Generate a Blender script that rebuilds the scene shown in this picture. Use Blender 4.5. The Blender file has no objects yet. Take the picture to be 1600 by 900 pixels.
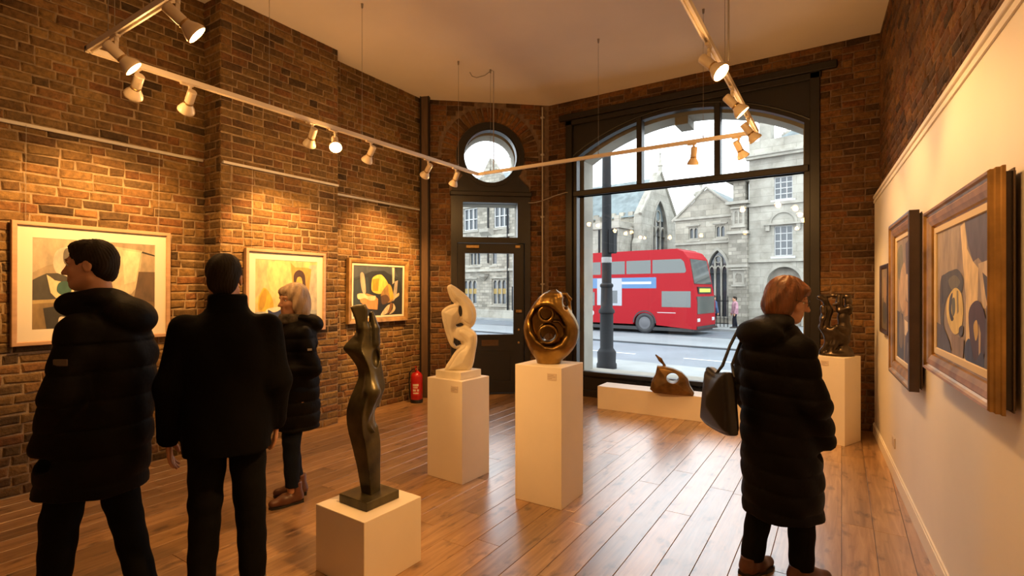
import bpy, math, random
import numpy as np
from mathutils import Vector, Matrix, Quaternion
from mathutils.geometry import tessellate_polygon

random.seed(7)
rng = np.random.default_rng(7)
PI = math.pi
scene = bpy.context.scene
COL = scene.collection

# ------------------------------------------------------------------ camera, world, exposure
# room axes: Y runs along the floorboards towards the street, X towards the white wall, Z up.
# the photographer stands at the origin and looks 32.7 degrees to the left of Y.
TH = math.radians(32.7)
CT, ST = math.cos(TH), math.sin(TH)
EYE = 1.6
cd = bpy.data.cameras.new('camera')
cd.sensor_width = 36.0
cd.lens = 18.05
cd.shift_y = 0.0025
cd.clip_end = 300
cam = bpy.data.objects.new('camera', cd)
COL.objects.link(cam)
cam.location = (0, 0, EYE)
cam.rotation_euler = (PI / 2, 0, TH)
scene.camera = cam

world = bpy.data.worlds.new('overcast_sky')
scene.world = world
world.use_nodes = True
bg = world.node_tree.nodes['Background']
bg.inputs[0].default_value = (0.90, 0.955, 1.0, 1)
bg.inputs[1].default_value = 4.5

vs = scene.view_settings
vs.view_transform = 'Standard'
vs.look = 'None'
vs.exposure = 0.0
vs.gamma = 1.0
vs.use_curve_mapping = False
try:
    scene.cycles.use_denoising = True
    scene.cycles.max_bounces = 10
    scene.cycles.diffuse_bounces = 6
    scene.cycles.transparent_max_bounces = 16
    scene.cycles.sample_clamp_indirect = 6.0
    scene.cycles.caustics_reflective = False
    scene.cycles.caustics_refractive = False
except Exception:
    pass


def W(l, d, z=0.0):
    """survey offsets (metres to the right of and ahead of the tripod) to room axes"""
    return Vector((l * CT - d * ST, l * ST + d * CT, z))


def heading(l, d):
    """rotation about Z that turns local +Y to the survey direction (l, d)"""
    v = W(l, d)
    return math.atan2(-v.x, v.y)


# street axes: u along the street (to the right), v across it
SA = math.atan2(-0.1275, 0.992)


def S(u, v, z=0.0):
    c, s = math.cos(SA), math.sin(SA)
    return Vector((u * c - v * s, u * s + v * c, z))


# ------------------------------------------------------------------ materials
def srgb(r, g, b):
    f = lambda c: (c / 255 / 12.92) if c / 255 <= 0.04045 else ((c / 255 + 0.055) / 1.055) ** 2.4
    return (f(r), f(g), f(b))


MATS = {}


def nodes_of(name):
    m = bpy.data.materials.new(name)
    m.use_nodes = True
    nt = m.node_tree
    return m, nt, nt.nodes['Principled BSDF'], nt.nodes, nt.links


def pmat(name, col, rough=0.5, metal=0.0, var=0.0, scale=8.0, bump=0.0, bscale=None, spec=0.5, coat=0.0, stretch=(1, 1, 1),
         emit=None, sheen=0.0):
    if name in MATS:
        return MATS[name]
    m, nt, b, N, L = nodes_of(name)
    b.inputs['Base Color'].default_value = (*col, 1)
    b.inputs['Roughness'].default_value = rough
    b.inputs['Metallic'].default_value = metal
    b.inputs['Specular IOR Level'].default_value = spec
    b.inputs['Coat Weight'].default_value = coat
    b.inputs['Sheen Weight'].default_value = sheen
    if emit:
        b.inputs['Emission Color'].default_value = (*emit[0], 1)
        b.inputs['Emission Strength'].default_value = emit[1]
    if var or bump:
        tc = N.new('ShaderNodeTexCoord')
        mp = N.new('ShaderNodeMapping')
        mp.inputs['Scale'].default_value = stretch
        L.new(tc.outputs['Object'], mp.inputs['Vector'])
        if var:
            nz = N.new('ShaderNodeTexNoise')
            nz.inputs['Scale'].default_value = scale
            nz.inputs['Detail'].default_value = 5
            L.new(mp.outputs[0], nz.inputs['Vector'])
            rp = N.new('ShaderNodeValToRGB')
            rp.color_ramp.elements[0].position = 0.3
            rp.color_ramp.elements[1].position = 0.7
            rp.color_ramp.elements[0].color = (*[c * (1 - var) for c in col], 1)
            rp.color_ramp.elements[1].color = (*[min(1, c * (1 + var)) for c in col], 1)
            L.new(nz.outputs['Fac'], rp.inputs[0])
            L.new(rp.outputs[0], b.inputs['Base Color'])
        if bump:
            n2 = N.new('ShaderNodeTexNoise')
            n2.inputs['Scale'].default_value = bscale or scale * 3
            n2.inputs['Detail'].default_value = 6
            L.new(mp.outputs[0], n2.inputs['Vector'])
            bp = N.new('ShaderNodeBump')
            bp.inputs['Strength'].default_value = bump
            bp.inputs['Distance'].default_value = 0.01
            L.new(n2.outputs['Fac'], bp.inputs['Height'])
            L.new(bp.outputs[0], b.inputs['Normal'])
    MATS[name] = m
    return m


def rand_value(N, L):
    oi = N.new('ShaderNodeObjectInfo')
    ge = N.new('ShaderNodeNewGeometry')
    ad = N.new('ShaderNodeMath'); ad.operation = 'ADD'
    fr = N.new('ShaderNodeMath'); fr.operation = 'FRACT'
    L.new(oi.outputs['Random'], ad.inputs[0])
    L.new(ge.outputs['Random Per Island'], ad.inputs[1])
    L.new(ad.outputs[0], fr.inputs[0])
    return fr.outputs[0]


def brick_material(name, cols, dark=1.0):
    m, nt, b, N, L = nodes_of(name)
    r = rand_value(N, L)
    rp = N.new('ShaderNodeValToRGB')
    rp.color_ramp.interpolation = 'LINEAR'
    el = rp.color_ramp.elements
    while len(el) < len(cols):
        el.new(0.5)
    for i, c in enumerate(cols):
        el[i].position = i / (len(cols) - 1)
        el[i].color = (c[0] * dark * 1.08, c[1] * dark * 1.03, c[2] * dark * 0.84, 1)
    L.new(r, rp.inputs[0])
    ge = N.new('ShaderNodeNewGeometry')
    nz = N.new('ShaderNodeTexNoise')
    nz.inputs['Scale'].default_value = 26
    nz.inputs['Detail'].default_value = 7
    nz.inputs['Roughness'].default_value = 0.65
    L.new(ge.outputs['Position'], nz.inputs['Vector'])
    r2 = N.new('ShaderNodeValToRGB')
    r2.color_ramp.elements[0].position = 0.32
    r2.color_ramp.elements[0].color = (0.45, 0.42, 0.40, 1)
    r2.color_ramp.elements[1].position = 0.62
    r2.color_ramp.elements[1].color = (1.2, 1.15, 1.1, 1)
    L.new(nz.outputs['Fac'], r2.inputs[0])
    mx = N.new('ShaderNodeMix'); mx.data_type = 'RGBA'; mx.blend_type = 'MULTIPLY'
    mx.inputs[0].default_value = 0.8
    L.new(rp.outputs[0], mx.inputs[6]); L.new(r2.outputs[0], mx.inputs[7])
    ns = N.new('ShaderNodeTexNoise'); ns.inputs['Scale'].default_value = 1.7; ns.inputs['Detail'].default_value = 6
    L.new(ge.outputs['Position'], ns.inputs['Vector'])
    rs = N.new('ShaderNodeValToRGB')
    rs.color_ramp.elements[0].position = 0.35; rs.color_ramp.elements[0].color = (0.62, 0.62, 0.62, 1)
    rs.color_ramp.elements[1].position = 0.62; rs.color_ramp.elements[1].color = (1.1, 1.1, 1.05, 1)
    L.new(ns.outputs['Fac'], rs.inputs[0])
    m3 = N.new('ShaderNodeMix'); m3.data_type = 'RGBA'; m3.blend_type = 'MULTIPLY'; m3.inputs[0].default_value = 1
    L.new(mx.outputs[2], m3.inputs[6]); L.new(rs.outputs[0], m3.inputs[7])
    L.new(m3.outputs[2], b.inputs['Base Color'])
    b.inputs['Roughness'].default_value = 0.88
    b.inputs['Specular IOR Level'].default_value = 0.25
    n3 = N.new('ShaderNodeTexNoise'); n3.inputs['Scale'].default_value = 60; n3.inputs['Detail'].default_value = 5
    L.new(ge.outputs['Position'], n3.inputs['Vector'])
    bp = N.new('ShaderNodeBump'); bp.inputs['Strength'].default_value = 0.55; bp.inputs['Distance'].default_value = 0.012
    L.new(n3.outputs['Fac'], bp.inputs['Height']); L.new(bp.outputs[0], b.inputs['Normal'])
    return m


def plank_material():
    m, nt, b, N, L = nodes_of('oak_boards')
    r = rand_value(N, L)
    ge = N.new('ShaderNodeNewGeometry')
    cx = N.new('ShaderNodeCombineXYZ')
    mu = N.new('ShaderNodeMath'); mu.operation = 'MULTIPLY'; mu.inputs[1].default_value = 37.0
    L.new(r, mu.inputs[0]); L.new(mu.outputs[0], cx.inputs[0]); L.new(mu.outputs[0], cx.inputs[1])
    va = N.new('ShaderNodeVectorMath'); va.operation = 'ADD'
    L.new(ge.outputs['Position'], va.inputs[0]); L.new(cx.outputs[0], va.inputs[1])
    mp = N.new('ShaderNodeMapping'); mp.inputs['Scale'].default_value = (26, 1.6, 1)
    L.new(va.outputs[0], mp.inputs['Vector'])
    g = N.new('ShaderNodeTexNoise'); g.inputs['Scale'].default_value = 1.0; g.inputs['Detail'].default_value = 8
    g.inputs['Roughness'].default_value = 0.6; g.inputs['Distortion'].default_value = 0.8
    L.new(mp.outputs[0], g.inputs['Vector'])
    rp = N.new('ShaderNodeValToRGB')
    e = rp.color_ramp.elements
    e[0].position = 0.25; e[0].color = (0.20, 0.098, 0.038, 1)
    e[1].position = 0.72; e[1].color = (0.50, 0.305, 0.145, 1)
    x = e.new(0.5); x.color = (0.37, 0.205, 0.088, 1)
    L.new(g.outputs['Fac'], rp.inputs[0])
    # board to board tone
    t = N.new('ShaderNodeMapRange'); t.inputs[3].default_value = 0.72; t.inputs[4].default_value = 1.3
    L.new(r, t.inputs[0])
    mx = N.new('ShaderNodeMix'); mx.data_type = 'RGBA'; mx.blend_type = 'MULTIPLY'; mx.inputs[0].default_value = 1
    L.new(rp.outputs[0], mx.inputs[6]); L.new(t.outputs[0], mx.inputs[7])
    # knots and worn dark stains
    mp2 = N.new('ShaderNodeMapping'); mp2.inputs['Scale'].default_value = (7, 3.2, 1)
    L.new(va.outputs[0], mp2.inputs['Vector'])
    k = N.new('ShaderNodeTexNoise'); k.inputs['Scale'].default_value = 1.6; k.inputs['Detail'].default_value = 4
    L.new(mp2.outputs[0], k.inputs['Vector'])
    kr = N.new('ShaderNodeValToRGB')
    kr.color_ramp.elements[0].position = 0.57; kr.color_ramp.elements[0].color = (1, 1, 1, 1)
    kr.color_ramp.elements[1].position = 0.72; kr.color_ramp.elements[1].color = (0.20, 0.15, 0.13, 1)
    L.new(k.outputs['Fac'], kr.inputs[0])
    m2 = N.new('ShaderNodeMix'); m2.data_type = 'RGBA'; m2.blend_type = 'MULTIPLY'; m2.inputs[0].default_value = 0.85
    L.new(mx.outputs[2], m2.inputs[6]); L.new(kr.outputs[0], m2.inputs[7])
    L.new(m2.outputs[2], b.inputs['Base Color'])
    rr = N.new('ShaderNodeMapRange'); rr.inputs[3].default_value = 0.24; rr.inputs[4].default_value = 0.42
    L.new(k.outputs['Fac'], rr.inputs[0]); L.new(rr.outputs[0], b.inputs['Roughness'])
    b.inputs['Specular IOR Level'].default_value = 1.0
    b.inputs['Coat Weight'].default_value = 0.9
    b.inputs['Coat Roughness'].default_value = 0.26
    bp = N.new('ShaderNodeBump'); bp.inputs['Strength'].default_value = 0.12; bp.inputs['Distance'].default_value = 0.004
    L.new(g.outputs['Fac'], bp.inputs['Height']); L.new(bp.outputs[0], b.inputs['Normal'])
    return m


def paint_material():
    m, nt, b, N, L = nodes_of('painted_canvas')
    at = N.new('ShaderNodeAttribute'); at.attribute_name = 'paint'
    tc = N.new('ShaderNodeTexCoord')
    mp = N.new('ShaderNodeMapping'); mp.inputs['Scale'].default_value = (1, 1, 0.45); mp.inputs['Rotation'].default_value = (0, 0.6, 0)
    L.new(tc.outputs['Object'], mp.inputs['Vector'])
    nz = N.new('ShaderNodeTexNoise'); nz.inputs['Scale'].default_value = 22; nz.inputs['Detail'].default_value = 8
    L.new(mp.outputs[0], nz.inputs['Vector'])
    rp = N.new('ShaderNodeValToRGB')
    rp.color_ramp.elements[0].position = 0.3; rp.color_ramp.elements[0].color = (0.68, 0.68, 0.70, 1)
    rp.color_ramp.elements[1].position = 0.68; rp.color_ramp.elements[1].color = (1.15, 1.13, 1.1, 1)
    L.new(nz.outputs['Fac'], rp.inputs[0])
    mx = N.new('ShaderNodeMix'); mx.data_type = 'RGBA'; mx.blend_type = 'MULTIPLY'; mx.inputs[0].default_value = 0.9
    L.new(at.outputs['Color'], mx.inputs[6]); L.new(rp.outputs[0], mx.inputs[7])
    L.new(mx.outputs[2], b.inputs['Base Color'])
    b.inputs['Roughness'].default_value = 0.55
    bp = N.new('ShaderNodeBump'); bp.inputs['Strength'].default_value = 0.2; bp.inputs['Distance'].default_value = 0.004
    L.new(nz.outputs['Fac'], bp.inputs['Height']); L.new(bp.outputs[0], b.inputs['Normal'])
    return m


def glass_material(name, tint=(1, 1, 1), ior=1.45):
    m = bpy.data.materials.new(name); m.use_nodes = True
    nt = m.node_tree; N = nt.nodes; L = nt.links
    for n in list(N):
        N.remove(n)
    out = N.new('ShaderNodeOutputMaterial')
    tr = N.new('ShaderNodeBsdfTransparent'); tr.inputs[0].default_value = (*tint, 1)
    gl = N.new('ShaderNodeBsdfGlossy'); gl.inputs['Roughness'].default_value = 0.0
    fr = N.new('ShaderNodeFresnel'); fr.inputs[0].default_value = ior
    mx = N.new('ShaderNodeMixShader')
    L.new(fr.outputs[0], mx.inputs[0]); L.new(tr.outputs[0], mx.inputs[1]); L.new(gl.outputs[0], mx.inputs[2])
    L.new(mx.outputs[0], out.inputs[0])
    return m


def stone_material(name, col, bw=0.9, bh=0.34, mortar=0.012, var=0.25):
    m, nt, b, N, L = nodes_of(name)
    tc = N.new('ShaderNodeTexCoord')
    sp = N.new('ShaderNodeSeparateXYZ'); L.new(tc.outputs['Object'], sp.inputs[0])
    ad = N.new('ShaderNodeMath'); ad.operation = 'ADD'
    L.new(sp.outputs[0], ad.inputs[0]); L.new(sp.outputs[1], ad.inputs[1])
    cb = N.new('ShaderNodeCombineXYZ'); L.new(ad.outputs[0], cb.inputs[0]); L.new(sp.outputs[2], cb.inputs[1])
    br = N.new('ShaderNodeTexBrick')
    br.inputs['Scale'].default_value = 1.0
    br.inputs['Brick Width'].default_value = bw; br.inputs['Row Height'].default_value = bh
    br.inputs['Mortar Size'].default_value = mortar
    br.inputs['Color1'].default_value = (*[c * (1 - var) for c in col], 1)
    br.inputs['Color2'].default_value = (*[min(1, c * (1 + var * 0.6)) for c in col], 1)
    br.inputs['Mortar'].default_value = (*[c * 0.62 for c in col], 1)
    L.new(cb.outputs[0], br.inputs['Vector'])
    nz = N.new('ShaderNodeTexNoise'); nz.inputs['Scale'].default_value = 0.9; nz.inputs['Detail'].default_value = 9
    nz.inputs['Roughness'].default_value = 0.7
    L.new(tc.outputs['Object'], nz.inputs['Vector'])
    rp = N.new('ShaderNodeValToRGB')
    rp.color_ramp.elements[0].position = 0.36; rp.color_ramp.elements[0].color = (0.55, 0.53, 0.50, 1)
    rp.color_ramp.elements[1].position = 0.58; rp.color_ramp.elements[1].color = (1, 1, 1, 1)
    L.new(nz.outputs['Fac'], rp.inputs[0])
    mx = N.new('ShaderNodeMix'); mx.data_type = 'RGBA'; mx.blend_type = 'MULTIPLY'; mx.inputs[0].default_value = 0.75
    L.new(br.outputs['Color'], mx.inputs[6]); L.new(rp.outputs[0], mx.inputs[7])
    L.new(mx.outputs[2], b.inputs['Base Color'])
    b.inputs['Roughness'].default_value = 0.9
    return m


BRICK_COLS = [(0.32, 0.20, 0.085), (0.24, 0.145, 0.065), (0.37, 0.24, 0.105), (0.28, 0.13, 0.058), (0.17, 0.10, 0.05), (0.34, 0.215, 0.09),
              (0.085, 0.055, 0.034), (0.36, 0.235, 0.11), (0.31, 0.155, 0.066), (0.22, 0.135, 0.06)]
RED_COLS = [(0.27, 0.135, 0.06), (0.20, 0.105, 0.05), (0.30, 0.17, 0.075), (0.25, 0.105, 0.048), (0.13, 0.075, 0.042), (0.28, 0.155, 0.068), (0.08, 0.05, 0.033),
            (0.25, 0.12, 0.055)]
M_brick = brick_material('stock_brick', BRICK_COLS, 0.50)
M_redbrick = brick_material('red_brick', RED_COLS, 0.56)
M_mortar = pmat('lime_mortar', (0.22, 0.155, 0.088), 0.95, var=0.35, scale=14, bump=0.6, bscale=70)
M_mortar2 = pmat('grey_mortar', (0.14, 0.092, 0.058), 0.95, var=0.35, scale=14, bump=0.6, bscale=70)
M_plank = plank_material()
M_sub = pmat('subfloor', (0.03, 0.018, 0.01), 0.9)
M_ceil = pmat('ceiling_plaster', (0.80, 0.73, 0.66), 0.9, var=0.06, scale=0.8)
M_white = pmat('white_emulsion', (0.80, 0.755, 0.68), 0.6, var=0.03, scale=1.5)
M_plinth = pmat('plinth_paint', (0.80, 0.72, 0.60), 0.45, var=0.03, scale=2.5)
M_frame = pmat('dark_joinery', (0.010, 0.0075, 0.006), 0.42, var=0.25, scale=5)
M_post = pmat('brown_post', (0.085, 0.048, 0.024), 0.5, var=0.25, scale=6, stretch=(3, 3, 0.5))
M_track = pmat('track_white', (0.72, 0.64, 0.53), 0.4)
M_rail = pmat('rail_grey', (0.42, 0.39, 0.35), 0.45)
M_wire = pmat('steel_wire', (0.30, 0.27, 0.23), 0.4, metal=0.6)
M_cable = pmat('grey_cable', (0.32, 0.29, 0.26), 0.5)
M_bulb = pmat('lamp_glass', (1, 0.9, 0.7), 0.2, emit=((1.0, 0.72, 0.36), 26.0))
M_lamp = pmat('lamp_enamel', (0.60, 0.50, 0.38), 0.35)
M_glass = glass_material('window_glass', (0.95, 0.965, 0.965), 1.28)
M_brass = pmat('old_brass', (0.42, 0.27, 0.11), 0.35, metal=0.9, var=0.2, scale=20)
M_stone = stone_material('limestone', (0.3712, 0.3456, 0.2880))
M_stone2 = stone_material('ashlar', (0.3840, 0.3648, 0.3136), 1.2, 0.45, 0.010, 0.12)
M_rubble = stone_material('rubble_stone', (0.3328, 0.3072, 0.2560), 0.5, 0.22, 0.02, 0.4)
M_trim = pmat('stone_trim', (0.3200, 0.3008, 0.2560), 0.85, var=0.25, scale=1.6)
M_slate = pmat('slate', (0.1408, 0.1728, 0.1792), 0.7, var=0.3, scale=2.2, bump=0.3, bscale=12)
M_dkglass = pmat('dark_pane', (0.045, 0.055, 0.065), 0.08, spec=0.8)
M_sash = pmat('sash_white', (0.4800, 0.4864, 0.4800), 0.5)
M_lead = pmat('leaded_stone', (0.2688, 0.2496, 0.2048), 0.8)
M_asphalt = pmat('asphalt', (0.1280, 0.1504, 0.1760), 0.55, var=0.18, scale=0.7)
M_pave = pmat('paving', (0.2304, 0.2432, 0.2432), 0.75, var=0.15, scale=1.2)
M_kerb = pmat('kerb', (0.0448, 0.0512, 0.0576), 0.7)
M_mark = pmat('road_paint', (0.4800, 0.4928, 0.4992), 0.6)
M_iron = pmat('black_iron', (0.010, 0.011, 0.013), 0.7, spec=0.25)
M_paint = paint_material()


# ------------------------------------------------------------------ object helpers
def tag(o, label=None, cat=None, group=None, kind=None):
    if label: o['label'] = label
    if cat: o['category'] = cat
    if group: o['group'] = group
    if kind: o['kind'] = kind
    return o


def empty(name, loc=(0, 0, 0), rz=0.0, label=None, cat=None, group=None):
    o = bpy.data.objects.new(name, None)
    o.empty_display_size = 0.1
    o.location = loc
    o.rotation_euler = (0, 0, rz)
    COL.objects.link(o)
    return tag(o, label, cat, group)


def link_mesh(name, me, mat, parent=None, loc=None, rz=None):
    o = bpy.data.objects.new(name, me)
    if mat is not None and not me.materials:
        me.materials.append(mat)
    COL.objects.link(o)
    if parent is not None:
        o.parent = parent
    if loc is not None:
        o.location = loc
    if rz is not None:
        o.rotation_euler = (0, 0, rz)
    return o


class MB:
    """collects verts and faces, builds one mesh object"""
    def __init__(s):
        s.v = []; s.f = []

    def add(s, vs_, fs_):
        n = len(s.v)
        s.v += [tuple(p) for p in vs_]
        s.f += [tuple(i + n for i in q) for q in fs_]
        return s

    def box(s, x0, x1, y0, y1, z0, z1, M=None, ch=0.0):
        if ch <= 0:
            p = [(x, y, z) for z in (z0, z1) for y in (y0, y1) for x in (x0, x1)]
            q = [(0, 2, 3, 1), (4, 5, 7, 6), (0, 1, 5, 4), (2, 6, 7, 3), (0, 4, 6, 2), (1, 3, 7, 5)]
        else:  # chamfered box
            c = ch
            p = []; idx = {}
            for ix, x in enumerate((x0, x1)):
                for iy, y in enumerate((y0, y1)):
                    for iz, z in enumerate((z0, z1)):
                        sx, sy, sz = (1 - 2 * ix), (1 - 2 * iy), (1 - 2 * iz)
                        for a in range(3):
                            idx[ix, iy, iz, a] = len(p)
                            p.append((x + (0 if a == 0 else sx * c), y + (0 if a == 1 else sy * c), z + (0 if a == 2 else sz * c)))
            q = []
            for a in range(3):
                b_, c_ = [k for k in range(3) if k != a]
                for e in (0, 1):
                    r = []
                    for (i, j) in ((0, 0), (1, 0), (1, 1), (0, 1)):
                        k = [0, 0, 0]; k[a] = e; k[b_] = i; k[c_] = j
                        r.append(idx[k[0], k[1], k[2], a])
                    q.append(tuple(r))
            for a in range(3):  # edges along axis a
                b_, c_ = [k for k in range(3) if k != a]
                for i in (0, 1):
                    for j in (0, 1):
                        k0 = [0, 0, 0]; k1 = [0, 0, 0]
                        k0[b_] = k1[b_] = i; k0[c_] = k1[c_] = j; k0[a] = 0; k1[a] = 1
                        q.append((idx[(*k0, b_)], idx[(*k1, b_)], idx[(*k1, c_)], idx[(*k0, c_)]))
            for ix in (0, 1):
                for iy in (0, 1):
                    for iz in (0, 1):
                        q.append((idx[ix, iy, iz, 0], idx[ix, iy, iz, 1], idx[ix, iy, iz, 2]))
        if M is not None:
            p = [M @ Vector(a) for a in p]
        return s.add(p, q)

    def tube(s, a, b, r0, r1=None, n=12, caps=True):
        a = Vector(a); b = Vector(b)
        r1 = r0 if r1 is None else r1
        d = (b - a).normalized()
        t = d.orthogonal().normalized(); w = d.cross(t)
        p = []
        for c, r in ((a, r0), (b, r1)):
            for i in range(n):
                g = 2 * PI * i / n
                p.append(c + t * (r * math.cos(g)) + w * (r * math.sin(g)))
        q = [(i, (i + 1) % n, n + (i + 1) % n, n + i) for i in range(n)]
        if caps:
            q += [tuple(reversed(range(n))), tuple(range(n, 2 * n))]
        return s.add(p, q)

    def path(s, pts, r, n=8):
        pts = [Vector(p) for p in pts]
        rings = []
        up = Vector((0.13, 0.21, 0.97))
        for i, p in enumerate(pts):
            d = (pts[min(i + 1, len(pts) - 1)] - pts[max(i - 1, 0)]).normalized()
            t = d.cross(up)
            t = t.normalized() if t.length > 1e-4 else d.orthogonal().normalized()
            w = d.cross(t)
            rr = r[i] if isinstance(r, (list, tuple)) else r
            rings.append([p + t * (rr * math.cos(2 * PI * k / n)) + w * (rr * math.sin(2 * PI * k / n)) for k in range(n)])
        v = [q for ring in rings for q in ring]
        f = []
        for i in range(len(pts) - 1):
            for k in range(n):
                f.append((i * n + k, i * n + (k + 1) % n, (i + 1) * n + (k + 1) % n, (i + 1) * n + k))
        f += [tuple(reversed(range(n))), tuple(range((len(pts) - 1) * n, len(pts) * n))]
        return s.add(v, f)

    def lathe(s, prof, n=24, M=None):
        """prof: (r, z) from bottom to top"""
        v = []; f = []
        for (r, z) in prof:
            for i in range(n):
                g = 2 * PI * i / n
                v.append(Vector((r * math.cos(g), r * math.sin(g), z)))
        for j in range(len(prof) - 1):
            for i in range(n):
                f.append((j * n + i, j * n + (i + 1) % n, (j + 1) * n + (i + 1) % n, (j + 1) * n + i))
        if prof[0][0] > 1e-6: f.append(tuple(reversed(range(n))))
        if prof[-1][0] > 1e-6: f.append(tuple(range((len(prof) - 1) * n, len(prof) * n)))
        if M is not None:
            v = [M @ p for p in v]
        return s.add(v, f)

    def plate(s, outer, holes=(), y0=0.0, y1=0.1, M=None):
        """polygon with holes in (x, z), extruded along y"""
        loops = [list(outer)] + [list(h) for h in holes]
        def area(l):
            return sum(l[i][0] * l[(i + 1) % len(l)][1] - l[(i + 1) % len(l)][0] * l[i][1] for i in range(len(l)))
        if area(loops[0]) < 0: loops[0].reverse()
        for h in loops[1:]:
            if area(h) > 0: h.reverse()
        flat = [p for l in loops for p in l]
        tris = tessellate_polygon([[Vector((x, z, 0)) for x, z in l] for l in loops])
        n = len(flat)
        v = [Vector((x, y0, z)) for x, z in flat] + [Vector((x, y1, z)) for x, z in flat]
        f = []
        for t in tris:
            a, b, c = (flat[i] for i in t)
            ar = (b[0] - a[0]) * (c[1] - a[1]) - (c[0] - a[0]) * (b[1] - a[1])
            if abs(ar) < 1e-10: continue
            t = tuple(t) if ar > 0 else tuple(reversed(t))
            f.append(t)                                  # faces -y
            f.append(tuple(i + n for i in reversed(t)))
        o = 0
        for l in loops:
            m = len(l)
            for i in range(m):
                a, b = o + i, o + (i + 1) % m
                f.append((b, a, a + n, b + n))
            o += m
        if M is not None:
            v = [M @ p for p in v]
        return s.add(v, f)

    def mesh(s, name, smooth=False, angle=None):
        me = bpy.data.meshes.new(name)
        me.from_pydata(s.v, [], s.f)
        if smooth:
            me.polygons.foreach_set('use_smooth', [True] * len(me.polygons))
            if angle is not None:
                try: me.set_sharp_from_angle(angle=angle)
                except Exception: pass
        me.update()
        return me

    def obj(s, name, mat, parent=None, smooth=False, angle=math.radians(40), loc=None, rz=None):
        return link_mesh(name, s.mesh(name, smooth, angle), mat, parent, loc, rz)


def rect(x0, x1, z0, z1):
    return [(x0, z0), (x1, z0), (x1, z1), (x0, z1)]


def arc(cx, cz, r, a0, a1, n):
    return [(cx + r * math.cos(a0 + (a1 - a0) * i / n), cz + r * math.sin(a0 + (a1 - a0) * i / n)) for i in range(n + 1)]


def circle(cx, cz, r, n=40):
    return arc(cx, cz, r, 0, 2 * PI, n)[:-1]


def pointed(x0, x1, z0, zs, zt, n=8):
    """gothic arch outline: sill z0, springing zs, tip zt"""
    c = (x0 + x1) / 2
    h = zt - zs; w = (x1 - x0) / 2
    R = (h * h + w * w) / (2 * w)
    pts = [(x0, z0), (x1, z0)]
    a_end = math.asin(min(1, h / R))
    for i in range(n + 1):
        a = a_end * i / n
        pts.append((x1 - R + R * math.cos(a), zs + R * math.sin(a)))
    for i in range(n - 1, -1, -1):
        a = a_end * i / n
        pts.append((x0 + R - R * math.cos(a), zs + R * math.sin(a)))
    return pts


def round_top(x0, x1, z0, zs, n=12):
    return [(x0, z0)] + [(x1, z0)] + arc((x0 + x1) / 2, zs, (x1 - x0) / 2, 0, PI, n)


def seg_arch(x0, x1, z0, zs, rise, n=24):
    w = (x1 - x0) / 2
    R = (w * w + rise * rise) / (2 * rise)
    a = math.asin(w / R)
    c = (x0 + x1) / 2
    return [(x0, z0), (x1, z0)] + [(c + R * math.sin(a - 2 * a * i / n), zs + rise - R + R * math.cos(a - 2 * a * i / n)) for i in range(n + 1)]


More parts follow.
